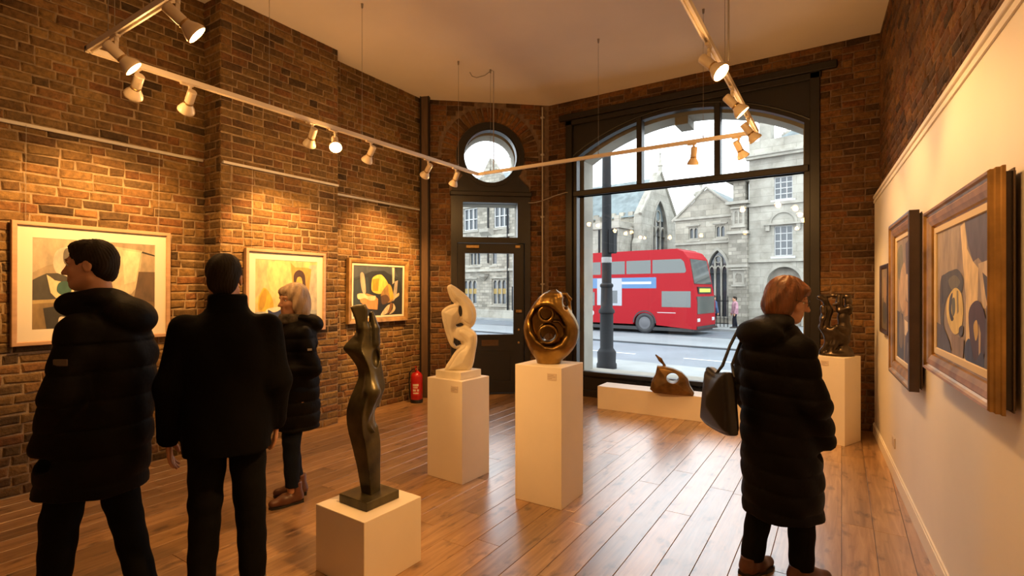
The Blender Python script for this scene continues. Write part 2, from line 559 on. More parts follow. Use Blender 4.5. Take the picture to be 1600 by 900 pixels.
# ------------------------------------------------------------------ distance-field modelling (sculptures, people)
class Field:
    def __init__(s, lo, hi, h):
        s.h = h
        s.lo = np.array(lo, float)
        s.n = [int(math.ceil((hi[i] - lo[i]) / h)) + 1 for i in range(3)]
        s.ax = [(lo[i] + h * np.arange(s.n[i])).astype(np.float32) for i in range(3)]
        s.F = np.full(s.n, 1e3, np.float32)

    def sl(s, lo, hi):
        r = []
        for i in range(3):
            a = int(max(0, math.floor((lo[i] - s.lo[i]) / s.h)))
            b = int(min(s.n[i], math.ceil((hi[i] - s.lo[i]) / s.h) + 1))
            if b <= a: return None
            r.append(slice(a, b))
        return tuple(r)

    def grid(s, sl):
        return s.ax[0][sl[0]][:, None, None], s.ax[1][sl[1]][None, :, None], s.ax[2][sl[2]][None, None, :]

    def comb(s, sl, d, k, cut):
        a = s.F[sl]
        if cut:
            a, d = -a, d
        m = np.minimum(a, d)
        if k > 0:
            hh = np.maximum(k - np.abs(a - d), 0) / k
            m = m - hh * hh * (k * 0.25)
        s.F[sl] = -m if cut else m

    def fn(s, f, lo, hi, k=0.0, cut=False):
        mg = k + 3 * s.h
        sl = s.sl([c - mg for c in lo], [c + mg for c in hi])
        if sl is None: return s
        X, Y, Z = s.grid(sl)
        d = np.broadcast_to(f(X, Y, Z), s.F[sl].shape).astype(np.float32)
        s.comb(sl, d, k, cut)
        return s

    def cap(s, a, b, ra, rb=None, k=0.0, cut=False, sq=None):
        """tapered capsule; sq=(axis_vector, factor) flattens it along one axis"""
        rb = ra if rb is None else rb
        a = np.array(a, float); b = np.array(b, float)
        R = max(ra, rb)
        ab = b - a; L2 = max(float(ab @ ab), 1e-9)
        def f(X, Y, Z):
            px, py, pz = X - a[0], Y - a[1], Z - a[2]
            t = np.clip((px * ab[0] + py * ab[1] + pz * ab[2]) / L2, 0, 1)
            dx, dy, dz = px - t * ab[0], py - t * ab[1], pz - t * ab[2]
            q = dx * dx + dy * dy + dz * dz
            if sq is not None:
                n_, fac = sq
                w = dx * n_[0] + dy * n_[1] + dz * n_[2]
                q = q + w * w * (1 / (fac * fac) - 1)
            return np.sqrt(np.maximum(q, 1e-12)) - (ra + (rb - ra) * t)
        return s.fn(f, np.minimum(a, b) - R, np.maximum(a, b) + R, k, cut)

    def chain(s, pts, rs, k=0.02, **kw):
        for i in range(len(pts) - 1):
            s.cap(pts[i], pts[i + 1], rs[i], rs[i + 1], k, **kw)
        return s

    def ell(s, c, r, M=None, k=0.0, cut=False):
        c = np.array(c, float); r = np.array(r, float)
        R = float(r.max())
        m = None if M is None else np.array(M)
        def f(X, Y, Z):
            x, y, z = X - c[0], Y - c[1], Z - c[2]
            if m is not None:
                x, y, z = (m[0, 0] * x + m[1, 0] * y + m[2, 0] * z, m[0, 1] * x + m[1, 1] * y + m[2, 1] * z, m[0, 2] * x + m[1, 2] * y + m[2, 2] * z)
            k0 = np.sqrt((x / r[0]) ** 2 + (y / r[1]) ** 2 + (z / r[2]) ** 2)
            k1 = np.sqrt((x / r[0] ** 2) ** 2 + (y / r[1] ** 2) ** 2 + (z / r[2] ** 2) ** 2)
            return k0 * (k0 - 1) / np.maximum(k1, 1e-6)
        return s.fn(f, c - R, c + R, k, cut)

    def loft(s, rows, k=0.0, pw=2.0, cut=False, quilt=None, smooth=True):
        """stack of (z, cx, cy, rx, ry); quilt=(pitch, depth, phase)"""
        rows = sorted(rows)
        A = np.array(rows, float)
        zs = A[:, 0]
        def ip(col, Z):
            if smooth and len(zs) > 2:
                # monotone-ish cubic through finite differences
                d = np.gradient(A[:, col], zs)
                i = np.clip(np.searchsorted(zs, Z) - 1, 0, len(zs) - 2)
                h_ = zs[i + 1] - zs[i]
                t = np.clip((Z - zs[i]) / h_, 0, 1)
                y0, y1 = A[i, col], A[i + 1, col]
                return ((2 * t ** 3 - 3 * t ** 2 + 1) * y0 + (t ** 3 - 2 * t ** 2 + t) * h_ * d[i] + (-2 * t ** 3 + 3 * t ** 2) * y1
                        + (t ** 3 - t ** 2) * h_ * d[i + 1])
            return np.interp(Z, zs, A[:, col])
        lo = [float((A[:, 1] - A[:, 3]).min()), float((A[:, 2] - A[:, 4]).min()), float(zs[0])]
        hi = [float((A[:, 1] + A[:, 3]).max()), float((A[:, 2] + A[:, 4]).max()), float(zs[-1])]
        def f(X, Y, Z):
            Zf = np.asarray(Z, float)
            cx, cy, rx, ry = (ip(c, Zf) for c in (1, 2, 3, 4))
            rx = np.maximum(rx, 0.004); ry = np.maximum(ry, 0.004)
            if quilt:
                q = -quilt[1] * (1 - np.abs(np.sin(PI * (Zf / quilt[0] + quilt[2]))) ** 0.45)
                rx = rx + q; ry = ry + q
            e = (np.abs((X - cx) / rx) ** pw + np.abs((Y - cy) / ry) ** pw) ** (1 / pw)
            d = (e - 1) * np.minimum(rx, ry)
            return np.maximum(d, np.maximum(zs[0] - Zf, Zf - zs[-1]))
        return s.fn(f, lo, hi, k, cut)

    def poly(s, pts, y0, y1, rnd=0.01, k=0.0, cut=False, bulge=0.0):
        """closed outline in (x, z) given thickness y0..y1 with rounded rim"""
        P = np.array(pts, float)
        cy, hy = (y0 + y1) / 2, (y1 - y0) / 2
        def f(X, Y, Z):
            x = np.broadcast_to(X, (X.shape[0], 1, Z.shape[2])); z = np.broadcast_to(Z, (X.shape[0], 1, Z.shape[2]))
            d2 = np.full(x.shape, 1e9); sg = np.ones(x.shape)
            n = len(P)
            for i in range(n):
                ax_, az = P[i]; bx, bz = P[i - 1]
                ex, ez = bx - ax_, bz - az
                wx, wz = x - ax_, z - az
                t = np.clip((wx * ex + wz * ez) / max(ex * ex + ez * ez, 1e-12), 0, 1)
                dx, dz = wx - ex * t, wz - ez * t
                d2 = np.minimum(d2, dx * dx + dz * dz)
                c1 = z >= az; c2 = z < bz; c3 = ex * wz > ez * wx
                fl = (c1 & c2 & c3) | (~c1 & ~c2 & ~c3)
                sg = np.where(fl, -sg, sg)
            dd = sg * np.sqrt(d2) + rnd
            h2 = hy + (np.minimum(np.sqrt(np.maximum(-dd, 0)), 0.4) * bulge if bulge else 0)
            w = np.abs(Y - cy) - h2 + rnd
            return np.minimum(np.maximum(dd, w), 0) + np.sqrt(np.maximum(dd, 0) ** 2 + np.maximum(w, 0) ** 2) - rnd
        lo = [P[:, 0].min(), y0 - bulge * 0.4, P[:, 1].min()]; hi = [P[:, 0].max(), y1 + bulge * 0.4, P[:, 1].max()]
        return s.fn(f, lo, hi, k, cut)

    def mesh(s, name):
        F = s.F
        F[0], F[-1] = 1e3, 1e3
        F[:, 0], F[:, -1] = 1e3, 1e3
        F[:, :, 0], F[:, :, -1] = 1e3, 1e3
        ins = F < 0
        c = np.zeros([n - 1 for n in s.n], np.uint8)
        nx, ny, nz = s.n
        for dx in (0, 1):
            for dy in (0, 1):
                for dz in (0, 1):
                    c += ins[dx:nx - 1 + dx, dy:ny - 1 + dy, dz:nz - 1 + dz]
        act = (c > 0) & (c < 8)
        ix, iy, iz = np.nonzero(act)
        idm = np.full(act.shape, -1, np.int32)
        idm[ix, iy, iz] = np.arange(len(ix), dtype=np.int32)
        acc = np.zeros((len(ix), 3)); cnt = np.zeros(len(ix))
        corners = [(a, b, d) for a in (0, 1) for b in (0, 1) for d in (0, 1)]
        vals = {q: F[ix + q[0], iy + q[1], iz + q[2]].astype(float) for q in corners}
        for q in corners:
            for ax_ in range(3):
                if q[ax_]: continue
                r = list(q); r[ax_] = 1; r = tuple(r)
                a, b = vals[q], vals[r]
                m = (a < 0) != (b < 0)
                t = np.where(m, a / np.where(m, a - b, 1), 0)
                for j in range(3):
                    acc[:, j] += np.where(m, q[j] + (t if j == ax_ else 0), 0)
                cnt += m
        V = (np.stack([ix, iy, iz], 1) + acc / cnt[:, None]) * s.h + s.lo
        faces = []
        for ax_ in range(3):
            b_, c_ = [(1, 2), (2, 0), (0, 1)][ax_]
            sa = [slice(None)] * 3; sb = [slice(None)] * 3
            sa[ax_] = slice(0, -1); sb[ax_] = slice(1, None)
            A, B = ins[tuple(sa)], ins[tuple(sb)]
            p = np.stack(np.nonzero(A != B), 1)
            ok = (p[:, b_] > 0) & (p[:, c_] > 0) & (p[:, b_] < s.n[b_] - 1) & (p[:, c_] < s.n[c_] - 1)
            p = p[ok]
            fl = A[p[:, 0], p[:, 1], p[:, 2]]
            def cid(db, dc):
                q = p.copy(); q[:, b_] -= db; q[:, c_] -= dc
                return idm[q[:, 0], q[:, 1], q[:, 2]]
            q = np.stack([cid(1, 1), cid(0, 1), cid(0, 0), cid(1, 0)], 1)
            q[~fl] = q[~fl][:, ::-1]
            faces.append(q)
        Q = np.concatenate(faces)
        me = bpy.data.meshes.new(name)
        me.vertices.add(len(V)); me.vertices.foreach_set('co', V.astype(np.float32).ravel())
        me.loops.add(Q.size); me.loops.foreach_set('vertex_index', Q.astype(np.int32).ravel())
        me.polygons.add(len(Q))
        me.polygons.foreach_set('loop_start', np.arange(0, Q.size, 4, dtype=np.int32))
        me.polygons.foreach_set('use_smooth', np.ones(len(Q), bool))
        me.update(calc_edges=True)
        me.validate()
        return me

    def obj(s, name, mat, parent=None, loc=None, rz=None):
        return link_mesh(name, s.mesh(name), mat, parent, loc, rz)


# ------------------------------------------------------------------ brick walls
def brick_mesh(l, h, seed):
    r = random.Random(seed)
    j = lambda a: r.uniform(-a, a)
    x, z = l / 2, h / 2
    v = []
    for (sx, sz) in ((-1, -1), (1, -1), (1, 1), (-1, 1)):
        v.append((sx * x + j(.003), 0.004, sz * z + j(.003)))
    o = [(sx * x + j(.006), -0.002 + j(.002), sz * z + j(.006)) for (sx, sz) in ((-1, -1), (1, -1), (1, 1), (-1, 1))]
    i = [(q[0] - math.copysign(.010 + abs(j(.008)), q[0]), -0.0085 + j(.004), q[2] - math.copysign(.007 + abs(j(.006)), q[2])) for q in o]
    v += o + i
    f = []
    for k in range(4):
        m = (k + 1) % 4
        f.append((k, m, 4 + m, 4 + k)); f.append((4 + k, 4 + m, 8 + m, 8 + k))
    f.append((8, 9, 10, 11))
    me = bpy.data.meshes.new('brick')
    me.from_pydata(v, [], f)
    return me


BRICK_SETS = {}


def brick_set(mat):
    if mat.name not in BRICK_SETS:
        d = {}
        for l in (0.215, 0.155, 0.10):
            d[l] = [brick_mesh(l, 0.067, int(l * 1000) * 10 + i) for i in range(7)]
            for me in d[l]:
                me.materials.append(mat)
        BRICK_SETS[mat.name] = d
    return BRICK_SETS[mat.name]


def lay_bricks(root, intervals, z0, z1, mat, ax, ay, ang, limit=300, hide=(), extra=()):
    """intervals(za, zb) -> [(x0, x1)]; the pieces that show largest become parts, the others one part"""
    r = random.Random(hash_name(root.name))
    B = brick_set(mat)
    ca, sa = math.cos(ang), math.sin(ang)
    pieces = list(extra)      # (x, z, length scale, base length, tilt)
    pitch = 0.079
    z = z0 + 0.006
    row = 0
    while z + 0.067 < z1 + 0.01:
        for (x0, x1) in intervals(z, z + 0.067):
            x = x0 + 0.004
            first = True
            while x < x1 - 0.03:
                l = 0.215 if r.random() < 0.6 else (0.10 if r.random() < 0.8 else 0.155)
                if first and row % 2: l = 0.10
                first = False
                ll = l * r.uniform(0.94, 1.05)
                if x + ll > x1 - 0.05: ll = x1 - 0.004 - x
                if ll < 0.03: break
                base = min((0.215, 0.155, 0.10), key=lambda q: abs(q - ll))
                pieces.append((x + ll / 2, z + 0.0335 + r.uniform(-.002, .002), ll / base, base, r.uniform(-.02, .02)))
                x += ll + r.uniform(0.009, 0.014)
        z += pitch
        row += 1
    def score(p):
        wx, wy = ax + ca * p[0], ay + sa * p[0]
        l = wx * CT + wy * ST; d = -wx * ST + wy * CT
        if d < 0.5: return 0
        px = 800 + 802 * l / d; py = 454 - 802 * (p[1] - EYE) / d
        if px < 0 or px > 1600 or py < 0 or py > 900: return 0
        for (a, b, c, e) in hide:
            if a < p[0] < b and c < p[1] < e: return 0
        nx, ny = sa, -ca
        cosv = abs(nx * wx + ny * wy) / math.sqrt(wx * wx + wy * wy)
        return p[3] * p[2] * cosv / (d * d)
    sc = sorted(range(len(pieces)), key=lambda i: -score(pieces[i]))
    single = set(i for i in sc[:limit] if score(pieces[i]) > 0)
    rest = MB()
    for i, (x, zc, s_, base, tilt) in enumerate(pieces):
        me = r.choice(B[base])
        if i in single:
            o = link_mesh('brick', me, None, root, (x, 0, zc))
            o.scale = (s_, 1, 1)
            o.rotation_euler = (0, tilt, 0)
        else:
            c, s2 = math.cos(tilt), math.sin(tilt)
            rest.add([(x + s_ * (q.co.x * c + q.co.z * s2), q.co.y, zc - q.co.x * s2 + q.co.z * c) for q in me.vertices],
                     [tuple(p.vertices) for p in me.polygons])
    if rest.v:
        tag(rest.obj('brickwork', mat, root), kind='stuff')


def hash_name(n):
    h = 5
    for c in n:
        h = (h * 131 + ord(c)) % 1000003
    return h


def wall(name, ax, ay, ang, build, mat):
    mb = MB()
    build(mb)
    o = mb.obj(name, mat)
    o.location = (ax, ay, 0)
    o.rotation_euler = (0, 0, ang)
    return tag(o, kind='structure')


CEIL = 4.5
XL1, XL2, XL3 = -5.42, -5.12, -5.35
YB = -2.6
# left wall, nearest bay
A90 = PI / 2
w1 = wall('wall_left', XL1, YB, A90, lambda m: m.box(0, 2.69 - YB, 0, 0.35, -0.5, CEIL), M_mortar)
lay_bricks(w1, lambda a, b: [(2.9, 2.69 - YB)], 0, CEIL, M_brick, XL1, YB, A90, hide=[(1.24 - YB, 2.35 - YB, 1.16, 2.15)])
# chimney breast with its side
w2 = wall('wall_left_breast', XL2, 2.69, A90, lambda m: m.box(0, 1.39, 0, 0.6, -0.5, CEIL), M_mortar)
lay_bricks(w2, lambda a, b: [(0, 1.39)], 0, CEIL, M_brick, XL2, 2.69, A90, hide=[(0.22, 1.17, 1.15, 2.03)])
w2s = wall('wall_left_return', XL1, 2.688, 0, lambda m: m.box(0, XL2 - XL1 - 0.002, 0, 0.06, -0.5, CEIL), M_mortar)
lay_bricks(w2s, lambda a, b: [(0, XL2 - XL1 + 0.01)], 0, CEIL, M_brick, XL1, 2.688, 0)
w3 = wall('wall_left_far', XL3, 4.08, A90, lambda m: m.box(0, 1.80, 0, 0.4, -0.5, CEIL), M_mortar)
lay_bricks(w3, lambda a, b: [(0, 1.72)], 0, CEIL, M_brick, XL3, 4.08, A90, hide=[(0.3, 1.36, 1.17, 2.02)])

# canted corner with the street door
DA = Vector((-5.35, 5.82, 0)); DB = Vector((-3.94, 7.03, 0))
DL = (DB - DA).length
DANG = math.atan2(DB.y - DA.y, DB.x - DA.x)
DC, DZ, DR = 1.035, 3.667, 0.525          # round light: centre, height, outer radius of its frame
FS0, FS1 = 0.43, 1.655                    # door frame sides


def door_outline(g=0.0):
    a = math.asin((3.36 - DZ) / (DR + g))
    pts = [(FS0 - g, -0.02), (FS1 + g, -0.02), (FS1 + g, 3.10), (FS1 - 0.03 + g, 3.2), (FS1 - 0.10 + g, 3.27)]
    pts += arc(DC, DZ, DR + g, a, PI - a, 36)
    pts += [(FS0 + 0.10 - g, 3.27), (FS0 + 0.03 - g, 3.2), (FS0 - g, 3.10)]
    return pts


def _dw(m):
    m.plate([(-0.25, -0.5), (DL + 0.25, -0.5), (DL + 0.25, CEIL), (-0.25, CEIL)], [[(x, max(z, -0.01)) for x, z in door_outline(-0.004)]], 0, 0.3)


wd = wall('wall_corner', DA.x, DA.y, DANG, _dw, M_mortar2)


def _di(za, zb):
    out = [(0.02, DL - 0.02)]
    zc = (za + zb) / 2
    if zb < 3.12:
        out = [(0.02, FS0 - 0.004), (FS1 + 0.004, DL - 0.02)]
    else:
        r = 0.0
        if 3.3 < zc:
            rr = 0.80 if zc > DZ - 0.05 else 0.54
            dz = min(abs(za - DZ), abs(zb - DZ)) if not za < DZ < zb else 0
            r = math.sqrt(max(0, rr * rr - dz * dz))
        if zc <= 3.32: r = max(r, 0.62)
        elif zc <= 3.5: r = max(r, 0.56)
        if r > 0:
            out = [(0.02, DC - r - 0.004), (DC + r + 0.004, DL - 0.02)]
    return [q for q in out if q[1] - q[0] > 0.04]


lay_bricks(wd, _di, 0, CEIL, M_redbrick, DA.x, DA.y, DANG)
B_ = brick_set(M_redbrick)
for i in range(27):                       # ring of bricks on edge over the round light
    a = -0.04 + (PI + 0.08) * i / 26
    o = link_mesh('brick', B_[0.215][i % 7], None, wd, (DC + 0.645 * math.cos(a), -0.004, DZ + 0.645 * math.sin(a)))
    o.rotation_euler = (0, -a, 0)
    o.scale = (1.0, 1.2, 0.93)

# street front with the big window
FY = 7.1
FX0, FX1 = -3.94, 0.33
OX0, OX1, OZ = -3.56, -0.22, 4.28


def _fw(m):
    m.plate([(FX0 - 0.2, -0.5), (OX0, -0.5), (OX0, OZ), (OX1, OZ), (OX1, -0.5), (FX1 + 0.5, -0.5), (FX1 + 0.5, CEIL), (FX0 - 0.2, CEIL)], [], 0, 0.22)


wf = wall('wall_front', 0, FY, 0, _fw, M_mortar2)
lay_bricks(wf, lambda a, b: [(FX0 + 0.01, OX0), (OX1, FX1 + 0.05)] if b < OZ + 0.02 else [(FX0 + 0.01, FX1 + 0.05)], 0, CEIL, M_redbrick, 0, FY, 0)

# right-hand side: brick above a boarded white hanging wall; runs 2.5 degrees off the boards
RA = Vector((0.31, FY, 0)); RDIR = Vector((0.0445, -1, 0)).normalized()
RANG = math.atan2(RDIR.y, RDIR.x)
RL = FY - YB
wr = wall('wall_right', RA.x + 0.055, RA.y, RANG, lambda m: m.box(-0.3, RL + 0.3, 0, 0.35, -0.5, CEIL), M_mortar2)
lay_bricks(wr, lambda a, b: [(0.0, 6.2)], 2.56, CEIL, M_redbrick, RA.x + 0.055, RA.y, RANG)
PTOP = 2.63
wp = wall('wall_right_panel', RA.x, RA.y, RANG, lambda m: m.box(0.04, RL, 0, 0.052, 0, PTOP), M_white)
tp = MB().box(0.035, RL, -0.014, 0.054, PTOP - 0.004, PTOP + 0.03, ch=0.004).box(0.035, RL, -0.010, 0.0, PTOP - 0.05, PTOP - 0.02).obj('trim_1', M_white, None, loc=(RA.x, RA.y, 0), rz=RANG)
tag(tp, kind='structure')
bb = MB().box(0.04, RL, -0.016, 0.002, 0, 0.105).box(0.04, RL, -0.010, 0.002, 0.105, 0.118).obj('baseboard_right', M_white, None, loc=(RA.x, RA.y, 0), rz=RANG)
tag(bb, kind='structure')
wb = wall('wall_back', -5.7, YB, 0, lambda m: m.box(0, 7.2, -0.3, 0, -0.5, CEIL), M_white)

# ceiling and floor
cl = MB().plate([(-5.9, YB - 0.3), (1.4, YB - 0.3), (1.4, FY + 0.4), (-3.9, FY + 0.4), (-5.9, 5.7)], [], 0, 0.25,
                M=Matrix(((1, 0, 0, 0), (0, 0, 1, 0), (0, 1, 0, CEIL), (0, 0, 0, 1)))).obj('ceiling', M_ceil)
tag(cl, kind='structure')


def y_end(x):
    if x < DB.x:
        return DA.y + (x - DA.x) * (DB.y - DA.y) / (DB.x - DA.x) + 0.06
    return FY + 0.08


fl = MB().plate([(-5.5, YB), (1.0, YB), (1.0, FY + 0.2), (-3.9, FY + 0.2), (-5.5, 5.8)], [], -0.55, -0.021,
                M=Matrix(((1, 0, 0, 0), (0, 0, 1, 0), (0, 1, 0, 0), (0, 0, 0, 1)))).obj('floor', M_sub)
tag(fl, kind='structure')
PLW = 0.18
PL_MESH = {}
rp_ = random.Random(3)
for k in range(-31, 5):
    x0, x1 = k * PLW, (k + 1) * PLW
    ye = y_end(min(x1, 0.9))
    y = YB + rp_.uniform(-1.6, -0.2)
    while y < ye - 0.02:
        ln = rp_.choice((1.3, 1.7, 2.1, 2.6))
        a, b = max(y, YB), min(y + ln, ye)
        y += ln
        if b - a < 0.05: continue
        L_ = round(b - a, 2)
        if L_ not in PL_MESH:
            PL_MESH[L_] = MB().box(-PLW / 2 + .0012, PLW / 2 - .0012, -L_ / 2 + .001, L_ / 2 - .001, -0.02, 0, ch=0.0018).mesh('plank')
        link_mesh('plank', PL_MESH[L_], M_plank, fl, (x0 + PLW / 2, a + (b - a) / 2, 0))

# picture rails and the boxed post
for i, (x, ya, yb_, z) in enumerate(((XL1, 0.2, 2.66, 2.90), (XL2, 2.70, 4.07, 2.86), (XL3, 4.09, 5.74, 2.81))):
    o = MB().box(0.012, 0.032, ya, yb_, -0.014, 0.014, ch=0.003).box(0.0, 0.013, ya, yb_, -0.009, 0.009).obj('trim_%d' % (i + 2), M_rail, None, loc=(x + 0.004, 0, z))
    tag(o, kind='structure')
po = empty('corner_post', (-5.255, 5.785, 0), DANG * 0.55, 'brown boxed post standing floor to ceiling in the corner beside the extinguisher', 'post')
MB().box(-0.055, 0.055, -0.05, 0.05, 0, CEIL, ch=0.008).obj('casing', M_post, po)
MB().box(-0.068, -0.055, -0.055, 0.02, 0, CEIL).box(0.055, 0.066, -0.055, 0.02, 0, CEIL).obj('cover_strip', M_frame, po)

# ------------------------------------------------------------------ shop window
AZ0, AZS, ARISE = 0.38, 3.63, 0.43
GX0, GX1 = -3.40, -0.38
win = empty('window_1', (0, FY, 0)); tag(win, kind='structure')
hole_low = rect(GX0, GX1, AZ0, 3.03)
hole_up = seg_arch(GX0, GX1, 3.115, AZS, ARISE)
MB().plate([(OX0, -0.02), (OX1, -0.02), (OX1, OZ), (OX0, OZ)], [hole_low, hole_up], 0.02, 0.13).obj('frame', M_frame, win)
MB().box(OX0 - 0.005, OX0 + 0.10, -0.03, 0.03, 0, 4.22, ch=0.006).box(OX1 - 0.10, OX1 + 0.005, -0.03, 0.03, 0, 4.22, ch=0.006).obj('pilaster_strip', M_frame, win)
MB().box(OX0 - 0.11, OX1 + 0.18, -0.06, 0.05, 4.20, 4.29, ch=0.01).box(OX0 - 0.02, OX1 + 0.02, -0.03, 0.03, 4.12, 4.20, ch=0.008).obj('cornice', M_frame, win)
# raised moulding that follows the arch, and the boarded apron
am = [p for p in seg_arch(GX0 - 0.10, GX1 + 0.10, 3.115, AZS, ARISE + 0.06)[2:]]
mo = MB()
mo.path([(x, 0.018, z) for x, z in am], 0.014, 6)
mo.obj('arch_moulding', M_frame, win, smooth=True)
for x in (-2.42, -1.372):
    zt = AZS + ARISE - 0.04
    MB().box(x - 0.038, x + 0.038, 0.0, 0.14, 3.07, zt + 0.04, ch=0.008).obj('mullion', M_frame, win)
MB().box(GX0 - 0.05, GX1 + 0.05, -0.012, 0.14, 3.03, 3.115, ch=0.01).obj('transom', M_frame, win)
MB().box(GX0 - 0.04, GX1 + 0.04, -0.05, 0.02, AZ0 - 0.05, AZ0 + 0.012, ch=0.008).obj('sill_board', M_frame, win)
for i in range(3):
    a = GX0 + (GX1 - GX0) * i / 3 + 0.06; b = GX0 + (GX1 - GX0) * (i + 1) / 3 - 0.06
    MB().plate(rect(a, b, 0.06, 0.30), [rect(a + 0.05, b - 0.05, 0.11, 0.25)], 0.0, 0.022).obj('apron_panel', M_frame, win)
MB().box(GX0 - 0.01, GX1 + 0.01, 0.075, 0.081, AZ0 - 0.01, 3.04).obj('pane', M_glass, win)
for (a, b) in ((GX0, -2.42), (-2.42, -1.372), (-1.372, GX1)):
    full = seg_arch(GX0 - 0.01, GX1 + 0.01, 3.1, AZS, ARISE + 0.005)[2:]
    top = sorted([p for p in full if a - 1e-6 <= p[0] <= b + 1e-6])
    def zat(x):
        f2 = sorted(full)
        return float(np.interp(x, [p[0] for p in f2], [p[1] for p in f2]))
    pts = [(a, 3.1), (b, 3.1), (b, zat(b))] + [p for p in reversed(top) if a + 0.01 < p[0] < b - 0.01] + [(a, zat(a))]
    MB().plate(pts, [], 0.075, 0.081).obj('pane', M_glass, win)
# outer stone reveal of the shopfront
ow = MB()
ow.plate([(FX0 - 0.35, -0.5), (FX1 + 0.8, -0.5), (FX1 + 0.8, 5.4), (FX0 - 0.35, 5.4)], [seg_arch(GX0 + 0.03, GX1 - 0.02, 0.30, AZS - 0.02, ARISE)], 0.225, 0.56)
ow.box(-1.98, -1.80, 0.24, 0.60, 3.93, 4.3)
ow.box(GX0 - 0.1, GX1 + 0.1, 0.15, 0.66, 0.28, 0.345)
o = ow.obj('wall_front_stone', M_trim, None, loc=(0, FY, 0))
tag(o, kind='structure')

# ------------------------------------------------------------------ street door
dfr = empty('door_1', DA, DANG); tag(dfr, kind='structure')
DH = [rect(0.52, 1.57, 0.01, 2.335), rect(0.61, 1.455, 2.42, 2.955)]
MB().plate([(x, z) for x, z in door_outline()], [circle(DC, DZ, 0.405), *DH], -0.03, 0.12).obj('frame', M_frame, dfr)
MB().plate(circle(DC, DZ, 0.47), [circle(DC, DZ, 0.425)], -0.045, -0.03).obj('round_moulding', M_frame, dfr)
MB().box(FS0 - 0.02, FS1 + 0.02, -0.07, 0.0, 3.05, 3.12, ch=0.01).obj('cornice', M_frame, dfr)
MB().plate(circle(DC, DZ, 0.41), [], 0.05, 0.056).obj('round_pane', M_glass, dfr)
MB().box(0.60, 1.465, 0.05, 0.056, 2.41, 2.965).obj('transom_pane', M_glass, dfr)
leaf = MB().plate(rect(0.525, 1.565, 0.015, 2.33), [rect(0.645, 1.395, 0.92, 2.175)], 0.02, 0.065).obj('leaf', M_frame, dfr)
MB().box(0.64, 1.40, 0.04, 0.046, 0.91, 2.18).obj('door_pane', M_glass, dfr)
MB().plate(rect(0.66, 1.39, 0.16, 0.66), [rect(0.70, 1.35, 0.20, 0.62)], 0.006, 0.021).obj('panel_moulding', M_frame, leaf)
MB().plate(rect(0.615, 1.425, 0.89, 2.205), [rect(0.645, 1.395, 0.92, 2.175)], 0.004, 0.021).obj('glazing_bead', M_frame, leaf)
M_letter = pmat('letterbox_bronze', (0.12, 0.07, 0.035), 0.4, metal=0.6)
MB().plate(rect(0.90, 1.16, 0.745, 0.835), [rect(0.925, 1.135, 0.77, 0.81)], 0.002, 0.02).box(0.92, 1.14, 0.012, 0.02, 0.765, 0.815).obj('letter_plate', M_letter, leaf)
MB().box(1.43, 1.53, -0.005, 0.02, 1.255, 1.305, ch=0.006).tube((1.49, 0.0, 1.28), (1.49, -0.03, 1.28), 0.017).obj('lock', M_brass, leaf)
for z in (0.99, 0.79):
    MB().lathe([(0.012, 0), (0.012, 0.012), (0.018, 0.016), (0.016, 0.028), (0.0, 0.032)], 14, M=Matrix.Translation((1.475, 0.02, z)) @ Matrix.Rotation(PI / 2, 4, 'X')).obj('knob', M_brass, leaf)
MB().box(0.66, 0.86, -0.02, 0.02, 2.25, 2.30, ch=0.006).obj('closer', M_brass, leaf)
MB().box(1.42, 1.50, -0.012, 0.02, 2.26, 2.305, ch=0.005).obj('closer_bracket', M_brass, leaf)
o = MB().plate([(-0.5, -0.5), (DL + 0.5, -0.5), (DL + 0.5, 5.4), (-0.5, 5.4)], [circle(DC + 0.0, DZ, 0.42), rect(0.56, 1.50, -0.05, 2.98)], 0.305, 0.62).obj('wall_corner_stone', M_trim, None, loc=DA, rz=DANG)
tag(o, kind='structure')

# conduit and the loose cable between door and window
cp = MB()
cp.path([(-3.93, 7.0, 0.0), (-3.93, 7.0, 4.46)], 0.011, 10)
for z in (0.6, 1.7, 2.75, 3.72, 4.3):
    cp.box(-3.955, -3.905, 6.985, 7.03, z - 0.012, z + 0.012)
o = cp.obj('conduit_pipe', M_rail, None, smooth=True)
tag(o, 'thin grey conduit pipe running up the corner between door and window', 'pipe')
cc = MB()
pa = Vector((-4.10, 6.86, 2.965)); pb = Vector((-3.52, 7.06, 3.10))
pts = []
for i in range(15):
    t = i / 14
    p = pa.lerp(pb, t)
    p.z = 2.965 + 0.0 * t + 0.135 * (t * t * (3 - 2 * t)) - 0.03 * math.sin(PI * t)
    p.y -= 0.05 * math.sin(PI * t)
    pts.append(p)
cc.path(pts, 0.007, 8)
o = cc.obj('wall_cable', M_cable, None, smooth=True)
tag(o, 'loose grey cable sagging from the door frame to the window frame', 'cable')

# wall socket on the hanging wall
so = empty('wall_socket', RA + RDIR * (FY - 5.49) + Vector((0, 0, 0.30)), RANG, 'small white double socket low on the white hanging wall', 'socket')
MB().box(-0.075, 0.075, -0.010, 0.0, -0.045, 0.045, ch=0.004).obj('face_plate', pmat('socket_white', (0.62, 0.55, 0.48), 0.4), so)
for x in (-0.037, 0.037):
    MB().box(x - 0.006, x + 0.006, -0.0125, -0.0095, 0.016, 0.032).obj('switch', M_track, so)


# ------------------------------------------------------------------ lighting track and spotlights
TZ = 3.15
TX0, TX1, TY0, TY1 = -4.08, -0.70, 1.31, 5.52
trk = empty('lighting_track', (0, 0, TZ), 0, 'pale suspended rectangular lighting track hanging on wires below the ceiling', 'lighting track')


